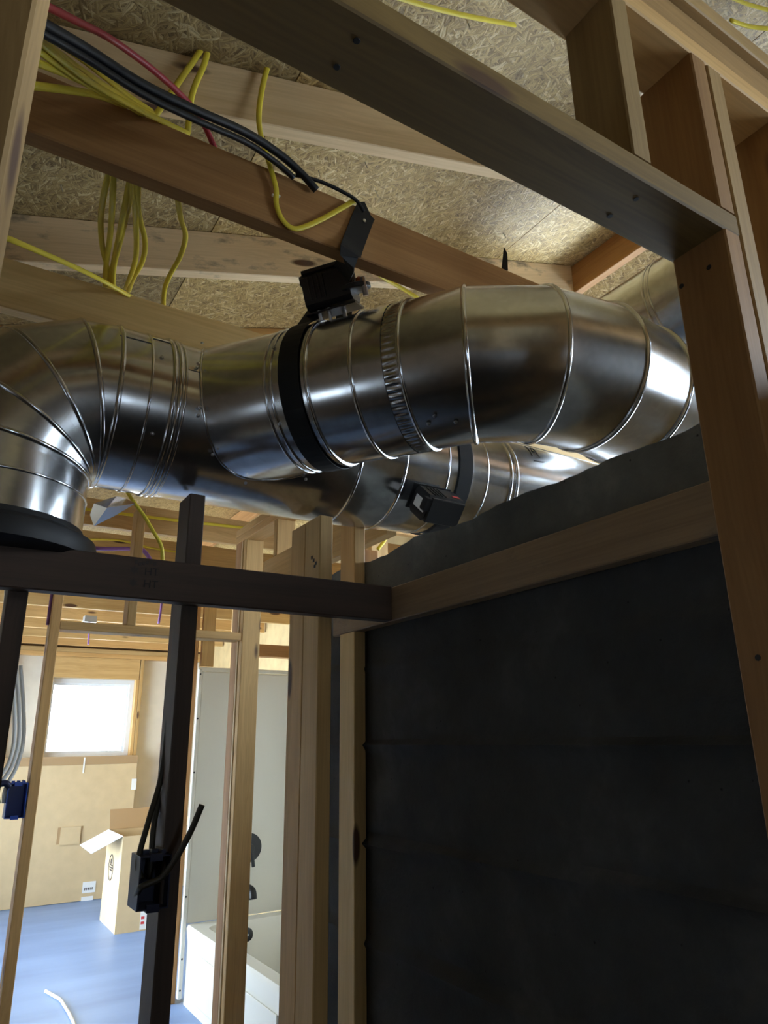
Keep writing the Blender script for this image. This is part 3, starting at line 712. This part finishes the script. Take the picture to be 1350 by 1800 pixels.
# second pipe running behind under the ridge
gold = empty('upper_duct', (2.02, 1.5, 2.80), 'galvanised pipe behind the branch elbow, tucked beside the right post', 'duct')
for a, b in ((0.75, 1.25), (1.25, 2.2), (2.2, 3.2)): gore('duct_section', gold, Vector((2.02, a, 2.98)), Vector((0, 1, 0)), Vector((2.02, b, 2.98)), Vector((0, 1, 0)), .178, .178)
for y_, s_ in ((.752, -1), (3.198, 1)): lathe('end_cap', [(.180, 0), (.180, .012), (.165, .015), (.05, .016)], (2.02, y_, 2.98), (0, s_, 0), GALV, gold, seg=40)
for a in (1.25, 1.27, 2.2): bead('seam_bead', gold, Vector((2.02, a, 2.98)), Vector((0, 1, 0)), Vector((0, 1, 0)), .178, .004)

# ------------------------------------------------------------------ hanger straps
def wrap(s, q0, q1, r, n=28): 
    P, Nn = [], []
    for i in range(n+1):
        q = q0+(q1-q0)*i/n; p, nn = on_a(s, q*near, r); P.append(p); Nn.append(nn)
    return P, Nn
P, Nn = wrap(-.118, .62, PI*2-.45, RA+.0075, 44)
nail = at(640, 378, Y=1.147); mid = at(606, 472, Y=1.215)
up = [nail+Vector((0.006, 0, .012)), nail, at(622, 425, Y=1.143), at(612, 453, Y=1.142), at(592, 500, Y=1.34), at(562, 545, Y=1.385)]
upn = [Vector((0, -1, 0))]*4+[Vector((-.2, -1, 0)), Vector((-.45, -.8, .2))]
far_top = P[-1]+Vector((.03, .03, .24))
strap = ribbon('hanger_strap', spline(up, 6)+P+[P[-1]+Vector((.02, .02, .10)), far_top], [upn[min(5, i//6)] for i in range(31)]+Nn+[Vector((1, .6, 0))]*2,   .052, .0018, BLACKF, None, 'black webbing strap nailed to the brown joist and looped under the branch duct', 'strap')
lathe('nail_head', [(.0045, 0), (.0045, .001), (.002, .0018)], nail+Vector((-.002, -.005, -.02)), (0, -1, 0), STEEL, strap, seg=10)
# strap round the trunk
def ring_pts(x, q0, q1, r, n=36):
    P, Nn = [], []
    for i in range(n+1):
        q = q0+(q1-q0)*i/n; nr = Vector((0, -math.cos(q), math.sin(q))); P.append(bx(x)+nr*r); Nn.append(nr)
    return P, Nn
P2, N2 = ring_pts(1.262, 1.4, -PI-.6, .189)
ribbon('hanger_strap', [P2[0]+Vector((0, .03, .20))]+P2, [Vector((0, -1, 0))]+N2, .048, .0018, BLACKF, None, 'black webbing strap slung under the trunk duct beside the dark damper motor', 'strap')
# torn strap end sticking up behind the branch duct
v = [at(882, 475, Y=1.35), at(893, 475, Y=1.35), at(892, 445, Y=1.35), at(886, 434, Y=1.35)]
link('hanger_strap', v+[q+Vector((0, .002, 0)) for q in v], [(0, 1, 2, 3), (7, 6, 5, 4), (0, 4, 5, 1), (1, 5, 6, 2), (2, 6, 7, 3), (3, 7, 4, 0)], BLACKF)
tag(bpy.data.objects['hanger_strap.002'], 'pointed dark strap end sticking up behind the branch duct', 'strap')

# ------------------------------------------------------------------ damper motors
def damper_motor(org, nrm, along, label, knob=True, sticker=False, s=1.0, mat=BLACKP):
    n = Vector(nrm).normalized(); a = Vector(along); a = (a-n*a.dot(n)).normalized(); b = n.cross(a); O_ = Vector(org)
    t = empty('damper_motor', O_, label, 'motor')
    def P(x, y, z): return O_+a*(x*s)+b*(y*s)+n*(z*s)
    obox('mounting_plate', P(0, 0, .018), a, b, (.115*s, .07*s, .004*s), mat, t, .001)
    body = obox('motor_body', P(0, 0, .066), a, b, (.105*s, .072*s, .078*s), mat, t, .010*s)
    obox('motor_lid', P(0, 0, .108), a, b, (.098*s, .066*s, .010*s), mat, t, .004*s)
    for side in (-1, 1):
        for k in range(4): obox('cooling_rib', P(-.036+.011*k, side*.0365, .070), n, a, (.050*s, .004*s, .004*s), mat, body, .001)
        for k in range(3): obox('cooling_rib', P(.052, side*(.008+.009*k), .070), n, b, (.050*s, .004*s, .004*s), mat, body, .001)
    obox('terminal_block', P(-.054, .012, .100), a, b, (.022*s, .034*s, .022*s), mat, t, .003)
    lathe('drive_shaft', [(.0045*s, -.014*s), (.0045*s, .02*s)], P(.02, 0, .006), n, STEEL, t, seg=10)
    for x in (-.03, -.008): lathe('standoff', [(.004*s, -.014*s), (.004*s, .018*s)], P(x, -.02, .006), n, STEEL, t, seg=8)
    if knob:
        lathe('clutch_wheel', [(.030*s, 0), (.034*s, .002*s), (.034*s, .010*s), (.026*s, .013*s), (.012*s, .014*s)], P(.058, -.012, .045), n, mat, t, seg=26)
        lathe('release_knob', [(.010*s, 0), (.011*s, .012*s), (.007*s, .017*s)], P(.062, .012, .062), (n+a*.5), RUST, t, seg=14)
        lathe('stop_pin', [(.006*s, -.02*s), (.006*s, .02*s)], P(.082, -.028, .045), n, STEEL, t, seg=10)
    if sticker: obox('paper_sticker', P(-.0535, 0, .068), n, b, (.055*s, .030*s, .0008), WHITE, t, .0002); obox('orange_tag', P(.035, .0372, .080), a, n, (.02*s, .012*s, .0008), REDP, t, .0002)
    return t
q = .42*near
p, nn = on_a(-.05, q, RA+.002)
damper_motor(p, (nn+Vector((-.10, .0, .25))).normalized(), DA+Vector((0, 0, .32)), 'black damper motor standing on the branch duct below the brown joist', s=1.12)
q = -.72
damper_motor(bx(1.135)+Vector((0, -math.cos(q), math.sin(q)))*.193, Vector((0, -math.cos(q), math.sin(q))), (1, 0, 0), 'black damper motor with a white sticker on the lower trunk duct', knob=False, sticker=True, s=1.1)

# ------------------------------------------------------------------ cables overhead
NM = dict(ry=.0026)
def nm(pts, label, group=None, mat=YELL, r=.0064, **kw):
    return tube('electrical_cable', pix(pts) if len(pts[0]) == 3 and isinstance(pts[0], tuple) and pts[0][0] > 20 or True else pts, r, mat, label, 'cable', group, ry=.0034 if mat is YELL else r, **kw)
G1 = 'yellow cables fanned over the brown joist'
nm([(60, 48, .90), (150, 108, 1.0), (225, 168, 1.1), (268, 197, 1.165)], 'topmost yellow cable of the fan under the black cable', G1)
nm([(60, 60, .90), (150, 128, 1.0), (230, 180, 1.1), (272, 203, 1.168)], 'yellow cable second from the top of the fan', G1)
nm([(60, 66, .90), (160, 145, 1.0), (250, 195, 1.12), (332, 236, 1.172)], 'longest yellow cable of the fan, reaching furthest along the joist', G1)
nm([(60, 84, .91), (150, 146, 1.01), (215, 180, 1.1), (262, 206, 1.165)], 'yellow cable in the middle of the fan', G1)
nm([(60, 108, .92), (130, 136, 1.0), (205, 172, 1.09), (252, 203, 1.162)], 'yellow cable low in the fan above the bowed one', G1)
nm([(55, 150, .95), (110, 157, 1.02), (170, 167, 1.09), (222, 186, 1.150)], 'lowest yellow cable of the fan, bowed and shiny', G1)
nm([(272, 205, 1.170), (310, 150, 1.168), (345, 100, 1.172), (368, 64, 1.178), (371, 62, 1.178), (360, 110, 1.172), (338, 165, 1.168), (330, 233, 1.172)], 'yellow cable bent into a sharp peak on the pale rafter', up=(1, 0, 0))
tube('red_cable', pix([(70, 5, .88), (130, 35, .95), (200, 72, 1.02), (280, 132, 1.09), (335, 185, 1.14), (360, 222, 1.165), (378, 262, 1.185)]), .0062, REDC, 'red cable crossing above the black cable at upper left', 'cable')
tube('black_cable', pix([(60, 33, .86), (150, 85, .92), (250, 148, .98), (340, 192, 1.03), (430, 232, 1.08), (490, 270, 1.11), (530, 305, 1.128), (556, 334, 1.136)]), .0085, BLACKR, 'thick black cable running to the strap on the brown joist', 'cable')
tube('black_cable', pix([(60, 50, .87), (150, 102, .925), (250, 165, .985), (340, 209, 1.035), (430, 249, 1.085), (480, 282, 1.115), (516, 312, 1.13)]), .0062, BLACKR, 'thinner black cable hugging the underside of the thick one', 'cable')
tube('black_wire', pix([(520, 308, 1.135), (560, 318, 1.13), (600, 336, 1.128), (626, 352, 1.13), (640, 372, 1.135)]), .0042, BLACKR, 'thin black wire curling to the strap nail', 'wire')
c = nm([(474, 104, 1.178), (462, 150, 1.172), (455, 200, 1.165), (459, 240, 1.15), (474, 290, 1.138), (485, 330, 1.140), (486, 360, 1.142), (498, 388, 1.143), (521, 402, 1.143), (560, 388, 1.142), (600, 366, 1.142), (624, 352, 1.140)], 'yellow cable stapled to the brown joist and ending at the strap', up=(1, 0, 0))
obox('cable_staple', at(485, 344, Y=1.143), (1, 0, .3), (0, 1, 0), (.018, .006, .005), WHITE, c, .002)
G2 = 'yellow cables looping down between the joists'
nm([(194, 296, 1.22), (183, 340, 1.3), (177, 390, 1.42), (181, 440, 1.56), (190, 475, 1.68), (196, 512, 1.80)], 'outermost loop of yellow cable at the left of the cluster', G2, up=(1, 0, 0))
nm([(199, 300, 1.22), (198, 350, 1.3), (194, 410, 1.45), (186, 470, 1.66), (184, 508, 1.80)], 'yellow cable hanging straight down in the cluster', G2, up=(1, 0, 0))
nm([(236, 310, 1.22), (226, 360, 1.32), (212, 420, 1.47), (200, 470, 1.64), (199, 512, 1.80)], 'broad yellow cable slanting down through the cluster', G2, up=(1, 0, 0))
nm([(238, 312, 1.22), (238, 370, 1.32), (240, 430, 1.48), (236, 465, 1.62), (221, 508, 1.80)], 'yellow cable with a white glint dropping beside the bowed one', G2, up=(1, 0, 0))
nm([(243, 316, 1.22), (243, 370, 1.32), (255, 425, 1.48), (250, 460, 1.6), (234, 490, 1.72), (226, 512, 1.80)], 'yellow cable bowed out at the right of the cluster', G2, up=(1, 0, 0))
nm([(230, 310, 1.23), (214, 390, 1.38), (202, 450, 1.58), (190, 510, 1.80)], 'inner yellow cable behind the slanting one', G2, up=(1, 0, 0))
nm([(312, 348, 1.22), (318, 385, 1.33), (326, 415, 1.42), (317, 450, 1.53), (298, 485, 1.65), (289, 510, 1.73), (287, 545, 1.81)], 'single wavy yellow cable hanging right of the cluster', up=(1, 0, 0))
nm([(-20, 405, 1.25), (40, 430, 1.36), (110, 460, 1.50), (170, 488, 1.66), (235, 524, 1.775)], 'bright yellow cable running down to the second joist at the left edge')
nm([(640, 452, 1.24), (665, 482, 1.28), (700, 503, 1.31), (735, 524, 1.33)], 'yellow cable dipping behind the brown joist to the branch duct')
nm([(660, -18, .80), (740, 8, .82), (820, 28, .84), (905, 44, .86)], 'shadowed yellow cable sagging at the top edge')
nm([(1270, -12, .60), (1310, 6, .60), (1360, 20, .60)], 'shadowed cable at the top right corner, upper one')
nm([(1285, 36, .60), (1320, 47, .60), (1362, 51, .60)], 'shadowed cable at the top right corner, lower one')
nm([(193, 765, 2.367), (207, 840, 2.36), (222, 862, 2.2), (232, 878, 2.1), (252, 905, 2.1), (270, 935, 2.1), (284, 962, 2.1), (286, 1000, 2.1)], 'yellow cable hanging under the trunk elbow', up=(1, 0, 0))
nm([(150, 895, 3.55), (230, 905, 3.56), (330, 917, 3.57), (450, 930, 3.57)], 'yellow cable strung along the joist behind the dark stud', r=.008)
nm([(150, 948, 4.15), (210, 950, 4.17), (260, 962, 4.18), (320, 972, 4.18)], 'thin yellow cable along the farther joist', r=.006)
nm([(665, 850, 2.97), (672, 905, 2.6), (680, 930, 2.6), (677, 948, 2.6), (664, 966, 2.6)], 'yellow cable bending above the concrete top', r=.008, up=(1, 0, 0))
tube('purple_cable', pix([(130, 930, 3.58), (155, 955, 3.45), (170, 964, 3.4), (240, 965, 3.4), (256, 972, 3.4), (268, 992, 3.4)]), .010, PURP, 'purple cable bent above the cross beam', 'cable')
tube('purple_cable', pix([(285, 1010, 4.83), (285, 1035, 4.83), (284, 1062, 4.83), (279, 1096, 4.83)]), .008, PURP, 'purple cable end hanging from the far ceiling joists', 'cable')

# ------------------------------------------------------------------ switch boxes and their cables
def junction_box(org, w, d, h, mat, label, tilt=0.0):
    """open box: mouth toward -y"""
    O_ = Vector(org); t = empty('switch_box', O_, label, 'switch box')
    def B(x0, x1, y0, y1, z0, z1): return ((O_.x+x0, O_.x+x1), (O_.y+y0, O_.y+y1), (O_.z+z0, O_.z+z1))
    k = .003
    boxes('box_shell', [B(0, k, 0, d, 0, h), B(w-k, w, 0, d, 0, h), B(k, w-k, 0, d, 0, k), B(k, w-k, 0, d, h-k, h), B(k, w-k, d-k, d, k, h-k)], mat, t)
    for z in (-.004, h-.010): boxes('screw_ear', [B(w*.3, w*.7, -.004, .010, z, z+.014)], mat, t); 
    for x in (.012, .030): boxes('cable_clamp', [B(x, x+.012, .03, .045, h, h+.008)], mat, t)
    lathe('nail_boss', [(.005, 0), (.005, d*.7)], O_+Vector((w*.8, d*.2, h+.004)), (0, 1, 0), mat, t, seg=8)
    return t
b1 = at(252, 1597, Y=1.60)
junction_box((b1.x-.020, 1.575, b1.z), .062, .075, .098, NAVYP, 'dark open switch box on the silhouetted stud')
tube('grey_cable', [at(322, 893, Y=1.70), at(317, 980, Y=1.69), at(311, 1070, Y=1.675), at(303, 1180, Y=1.67), at(293, 1290, Y=1.66), at(282, 1370, Y=1.65), at(262, 1440, Y=1.63), at(243, 1512, Y=1.61), at(248, 1545, Y=1.60)], .0060, DARKC, 'dark cable bending away from the stud into the open switch box', 'cable')
tube('grey_cable', [at(327, 893, Y=1.72), at(321, 980, Y=1.71), at(316, 1070, Y=1.70), at(308, 1180, Y=1.69), at(298, 1290, Y=1.68), at(288, 1370, Y=1.67), at(272, 1440, Y=1.65), at(265, 1514, Y=1.63), at(262, 1545, Y=1.62)], .0060, DARKC, 'dark cable following the stud down into the open switch box', 'cable')
tube('cable_stub', [at(240, 1572, Y=1.60), at(247, 1560, Y=1.555), at(262, 1553, Y=1.55), at(285, 1541, Y=1.55), at(310, 1508, Y=1.54), at(335, 1462, Y=1.53), at(355, 1415, Y=1.52)], .0062, DARKC, 'stiff dark cable end poking out of the open switch box', 'cable')
b2 = at(0, 1440, Y=3.2)
junction_box((.300, 3.19, b2.z+.0), .068, .075, .125, BLUEP, 'blue plastic switch box on the slim door stud')
for i, (dx, lab) in enumerate(((0, 'white cable bundle strand nearest the window'), (-.0165, 'white cable strand behind, entering the blue box'), (-.033, 'white cable strand furthest from the window, entering the blue box'))):
    tube('white_cable', [at(36, 1170, Y=3.25)+Vector((dx, 0, 0)), at(41, 1240, Y=3.24)+Vector((dx, 0, 0)), at(41, 1300, Y=3.23)+Vector((dx, 0, 0)), at(30, 1345, Y=3.22)+Vector((dx, 0, 0)), at(10, 1385, Y=3.22)+Vector((dx*1.5, 0, 0)), at(6, 1412, Y=3.22)+Vector((dx, 0, 0))], .0075, WHITEC, lab, 'cable', 'white cables into the blue box')
tube('black_clip', [at(0, 1378, Y=3.20), at(10, 1377, Y=3.20), at(18, 1384, Y=3.2)], .012, NAVYP, 'dark clamp round the white cables above the blue box', 'clamp')
tube('purple_cable', [Vector((.3665, 3.24, 2.57)), Vector((.3665, 3.24, 2.2)), Vector((.3660, 3.24, 2.02))], .006, PURP, 'thin purple cable beside the slim door stud', 'cable')
tube('white_pipe', [at(14, 1020, Y=3.6), at(12, 1060, Y=3.6), at(8, 1090, Y=3.6)], .014, WHITEC, 'pale pipe at the left edge under the cross beam', 'pipe')
# ceiling box in the far room
cb = empty('ceiling_box', at(158, 1092, Y=6.0), 'small grey metal ceiling box under the far joists', 'ceiling box')
c0 = at(158, 1088, Y=6.0)
boxes('box_shell', [((c0.x-.045, c0.x+.045), (c0.y-.045, c0.y+.045), (c0.z-.03, c0.z+.02))], plain('grey_zinc', (.45, .47, .47), .4, .6), cb)
boxes('mounting_bar', [((c0.x-.01, c0.x+.015), (c0.y+.046, c0.y+.5), (c0.z+.0, c0.z+.025))], PINEW, cb)
tube('purple_cable', [c0+Vector((0, 0, -.03)), c0+Vector((.004, 0, -.10)), c0+Vector((.01, 0, -.20))], .007, PURP, 'purple cable dropping from the far ceiling box', 'cable')

# lumber stamps on the beam
def stamp(txt, p, size, parent, mat, rx=PI/2, rz=0.0, sx=1.0, label=None):
    cu = bpy.data.curves.new('stamp_text', 'FONT'); cu.body = txt; cu.size = size; cu.extrude = 0.0002
    tmp = bpy.data.objects.new('stamp_text', cu); COL.objects.link(tmp)
    me = bpy.data.meshes.new_from_object(tmp.evaluated_get(bpy.context.evaluated_depsgraph_get())); bpy.data.objects.remove(tmp)
    o = bpy.data.objects.new('stamp_text', me); COL.objects.link(o); me.materials.clear(); me.materials.append(mat)
    o.matrix_world = Matrix.Translation(p) @ Matrix.Rotation(rz, 4, 'Z') @ Matrix.Rotation(rx, 4, 'X') @ Matrix.Diagonal((sx, 1, 1, 1))
    if parent is not None: o.parent = parent; o.matrix_parent_inverse = parent_matrix(parent).inverted()
    if label: o['label'] = label
    return o
for px, py in ((234, 1010), (232, 1032)):
    stamp('HT', at(px+19, py, Y=1.5612), .024, beam, INK, label='faded mill stamp reading HT')
    q0 = at(px+2, py-8, Y=1.5612); v = [q0+Vector((math.cos(a)*(.011 if i % 2 else .006), -.0003, math.sin(a)*(.010 if i % 2 else .006))) for i, a in enumerate([k*PI/6 for k in range(12)])]
    link('stamp_mark', v, [tuple(range(12))], GREYINK, beam)
for k in range(6):
    q0 = at(240+6.5*k, 987+(k*7 % 4), Y=1.5612); boxes('stamp_mark', [((q0.x-.003, q0.x+.003), (1.5609, 1.5618), (q0.z-.005, q0.z+.003))], GREYINK, beam)
for k, (x, y) in enumerate(((548, 980), (551, 985), (555, 990), (553, 995))):
    q0 = at(x, y, X=.8038); boxes('ink_mark', [((.8032, .8039), (q0.y-.006, q0.y+.004), (q0.z-.005, q0.z+.004))], INK, split)

# ------------------------------------------------------------------ bathtub with surround
TX0, TX1, TY0, TY1, TZ = 1.60, 2.36, 3.42, 5.0, .44
tub = empty('bathtub_surround', (1.98, 4.2, 0), 'ivory one-piece bathtub and shower surround behind the studs', 'bathtub')
def profile_shell():
    # apron, rim and basin as one continuous shell, extruded round a rounded rectangle
    def ring(x0, x1, y0, y1, z, r, n=6):
        pts = []
        for cx, cy, a0 in ((x1-r, y1-r, 0), (x0+r, y1-r, 90), (x0+r, y0+r, 180), (x1-r, y0+r, 270)):
            for k in range(n+1): a = math.radians(a0+90*k/n); pts.append((cx+r*math.cos(a), cy+r*math.sin(a), z))
        return pts
    rings = [ring(TX0+.012, TX1, TY0, TY1, 0, .01), ring(TX0+.012, TX1, TY0, TY1, .34, .01), ring(TX0, TX1, TY0, TY1, TZ-.02, .01), ring(TX0+.01, TX1-.005, TY0+.01, TY1-.01, TZ, .015),
             ring(TX0+.085, TX1-.06, TY0+.09, TY1-.12, TZ, .09), ring(TX0+.10, TX1-.08, TY0+.11, TY1-.14, TZ-.03, .10), ring(TX0+.15, TX1-.13, TY0+.25, TY1-.2, .10, .12), ring(TX0+.2, TX1-.18, TY0+.3, TY1-.26, .085, .10)]
    m = len(rings[0]); v = [p for r in rings for p in r]; f = []
    for j in range(len(rings)-1):
        for k in range(m): a, b = j*m+k, j*m+(k+1) % m; f.append((a, b, b+m, a+m))
    f.append([(len(rings)-1)*m+k for k in range(m)])
    o = link('tub_basin', v, f, ACRYL, tub, True); o.modifiers.new('edges', 'EDGE_SPLIT').split_angle = math.radians(40)
profile_shell()
def panel(name, bs): 
    o = boxes(name, bs, ACRYL, tub); md = o.modifiers.new('round', 'BEVEL'); md.width = .008; md.segments = 2; return o
panel('end_panel', [((TX0, TX1+.02), (TY1, TY1+.02), (TZ+.001, 2.02))])
panel('back_panel', [((TX1, TX1+.02), (TY0-.0, TY1), (TZ+.001, 2.02))])
panel('end_panel', [((TX0+.0, TX1), (TY0-.02, TY0), (TZ+.001, 2.02))])
fl = panel('front_flange', [((TX0-.028, TX0), (TY1-.012, TY1+.022), (.03, 2.035))])
panel('front_flange', [((TX0-.028, TX0), (TY0-.02, TY0+.012), (.03, 2.035))])
panel('top_flange', [((TX0-.028, TX1+.02), (TY1+.001, TY1+.012), (2.021, 2.05))])
panel('soap_shelf', [((TX1-.10, TX1), (TY0+.4, TY1-.4), (TZ+.26, TZ+.30))])
panel('apron_recess', [((TX0+.002, TX0+.011), (TY0+.15, TY1-.25), (.06, .32))])
for z in (.08, .25, .6, 1.0, 1.35, 1.7, 2.0): lathe('flange_nail', [(.006, 0), (.006, .002)], (TX0-.016, TY1-.0125, z), (0, -1, 0), INK, tub, seg=8)
# black fittings on the end panel
v1 = at(437, 1490, Y=TY1-.004)
vt = empty('shower_valve', v1, 'round black shower valve plate with lever on the tub wall', 'valve')
lathe('valve_plate', [(.092, 0), (.092, .006), (.070, .014), (.035, .018)], v1, (0, -1, 0), BLACKP, vt, seg=32)
lathe('valve_hub', [(.028, .012), (.026, .055), (.020, .06)], v1, (0, -1, 0), BLACKP, vt, seg=20)
obox('valve_lever', v1+Vector((.012, -.05, -.06)), (.15, 0, -1), (0, 1, 0), (.11, .018, .02), BLACKP, vt, .004)
s1 = at(432, 1560, Y=TY1-.004)
tube('tub_spout', [s1, s1+Vector((0, -.08, 0)), s1+Vector((0, -.12, -.012)), s1+Vector((0, -.135, -.05))], .026, BLACKP, 'black tub spout below the shower valve', 'spout', n=5, seg=14)
d1 = at(434, 1643, Y=TY1-.168)
ov = empty('overflow_plate', d1, 'round black overflow plate inside the tub end', 'overflow plate')
lathe('plate_disc', [(.040, 0), (.040, .006), (.028, .014), (.010, .016)], d1, (0, -1, .12), BLACKP, ov, seg=24)
lathe('plate_screw', [(.005, .015), (.005, .018)], d1, (0, -1, .12), STEEL, ov, seg=8)

# ------------------------------------------------------------------ things on the far floor
ca = empty('flat_carton', (1.2, 8.6, 0), 'tall flat cardboard carton leaning below the bright window', 'carton')
boxes('carton_body', [((.25, 2.065), (8.565, 8.635), (0.004, 1.325))], CARD, ca)
boxes('carton_lid', [((.247, 2.068), (8.562, 8.638), (1.326, 1.412))], CARDD, ca, label='darker folded top band')
boxes('tape_strip', [((1.50, 1.515), (8.5605, 8.5615), (1.24, 1.40))], WHITE, ca)
pt = at(123, 1469, Y=8.56)
boxes('carton_patch', [((pt.x-.095, pt.x+.10), (8.552, 8.5635), (pt.z-.085, pt.z+.085))], CARD, ca, label='square cardboard patch')
boxes('carton_handhole', [((pt.x-.125, pt.x-.096), (8.561, 8.5645), (pt.z-.075, pt.z+.085))], CARDD, ca)
for (x0, y0, x1, y1) in ((146, 1551, 167, 1568), (143, 1577, 163, 1585), (232, 1369, 239, 1388)):
    p, q_ = at(x0, y0, Y=8.56), at(x1, y1, Y=8.56)
    lb = boxes('paper_label', [((p.x, q_.x), (8.5625, 8.5645), (q_.z, p.z))], WHITE, ca)
    if y0 == 1551:
        for k in range(5): boxes('print_line', [((p.x+.02+.018*k, p.x+.028+.018*k), (8.5615, 8.5624), (q_.z+.025, q_.z+.05))], GREYINK, lb)
bxp = at(201, 1643, Z=0)
BX0, BY0, BX1, BY1, BH = bxp.x, bxp.y, bxp.x+.46, bxp.y+.62, .76
bo = empty('cardboard_box', (BX0+.2, BY0+.3, 0), 'open cardboard box with a round logo standing on the floor', 'box')
e = .006
boxes('box_walls', [((BX0, BX1), (BY0, BY0+e), (0, BH)), ((BX0, BX1), (BY1-e, BY1), (0, BH)), ((BX0, BX0+e), (BY0+e, BY1-e), (0, BH)), ((BX1-e, BX1), (BY0+e, BY1-e), (0, BH)), ((BX0+e, BX1-e), (BY0+e, BY1-e), (0, e))], CARD, bo)
def flap(a, b, c, d, mat=CARD, label=None):
    v = [Vector(p) for p in (a, b, c, d)]; n = (v[1]-v[0]).cross(v[2]-v[0]).normalized()*.005
    return tag(link('box_flap', v+[p+n for p in v], [(0, 1, 2, 3), (7, 6, 5, 4), (0, 4, 5, 1), (1, 5, 6, 2), (2, 6, 7, 3), (3, 7, 4, 0)], mat, bo), label)
LILAC = plain('pale_print_board', (.72, .76, .84), .5)
flap((BX0, BY0+.01, BH), (BX0, BY1-.01, BH), (BX0-.25, BY1-.05, BH-.11), (BX0-.25, BY0+.02, BH-.12), LILAC, 'pale printed side flap hanging open')
flap((BX0+.01, BY1, BH), (BX1-.01, BY1, BH), (BX1-.02, BY1+.10, BH+.17), (BX0+.02, BY1+.10, BH+.17), CARDD)
flap((BX1, BY0+.01, BH), (BX1, BY1-.01, BH), (BX1+.20, BY1-.03, BH+.10), (BX1+.20, BY0+.03, BH+.10))
for k in range(5): boxes('print_mark', [((BX0-.20+.035*k, BX0-.19+.035*k), (BY0+.1+.07*(k*3 % 5), BY0+.12+.07*(k*3 % 5)), (BH-.092+.0158*k-.0, BH-.086+.0158*k))], GREYINK, bo)
# logo ring with bars on the side toward the window
lg = Vector((BX0-.001, BY0+.36, .47))
V, F = tube_mesh([lg+Vector((0, .085*math.cos(2*PI*k/40), .105*math.sin(2*PI*k/40))) for k in range(41)], .0045, seg=6); logo = link('logo_ring', V, F, GREYINK, bo)
for k, (w_, z) in enumerate(((.05, .02), (.07, .0), (.055, -.02))): boxes('logo_bar', [((BX0-.003, BX0-.0005), (lg.y-w_, lg.y+w_*.8), (lg.z+z-.006, lg.z+z+.006))], GREYINK, logo)
boxes('logo_bar', [((BX0-.003, BX0-.0005), (lg.y-.01, lg.y+.03), (lg.z+.03, lg.z+.07))], GREYINK, logo)
lb = boxes('paper_label', [((BX0+.205, BX0+.265), (BY0-.0015, BY0-.0002), (.01, .16))], WHITE, bo)
for z in (.05, .09): boxes('red_mark', [((BX0+.212, BX0+.240), (BY0-.0026, BY0-.0016), (z, z+.02))], REDP, lb)
boxes('tape_strip', [((BX0-.0015, BX0-.0003), (BY0+.34, BY0+.37), (0.002, .09))], WHITE, bo)
tube('rope', [at(80, 1742, Z=.010), at(94, 1750, Z=.010), at(106, 1757, Z=.010), at(114, 1769, Z=.010), at(123, 1784, Z=.010), at(131, 1803, Z=.010), at(132, 1830, Z=.01)], .010, plain('white_rope_yarn', (.72, .70, .66), .8, vary=.1), 'piece of white rope lying on the pale floor', 'rope')
# hanging scraps of strand board seen above the tub
a_, b_ = at(452, 1125, Y=6.9), at(514, 1098, Y=6.9)
board('strand_board_brace', (a_.x-.15, b_.x+.2), (6.92, 6.935), (a_.z-.13, a_.z+.13), OSBG, 'grey-green strand board strip above the tub surround', 'board')
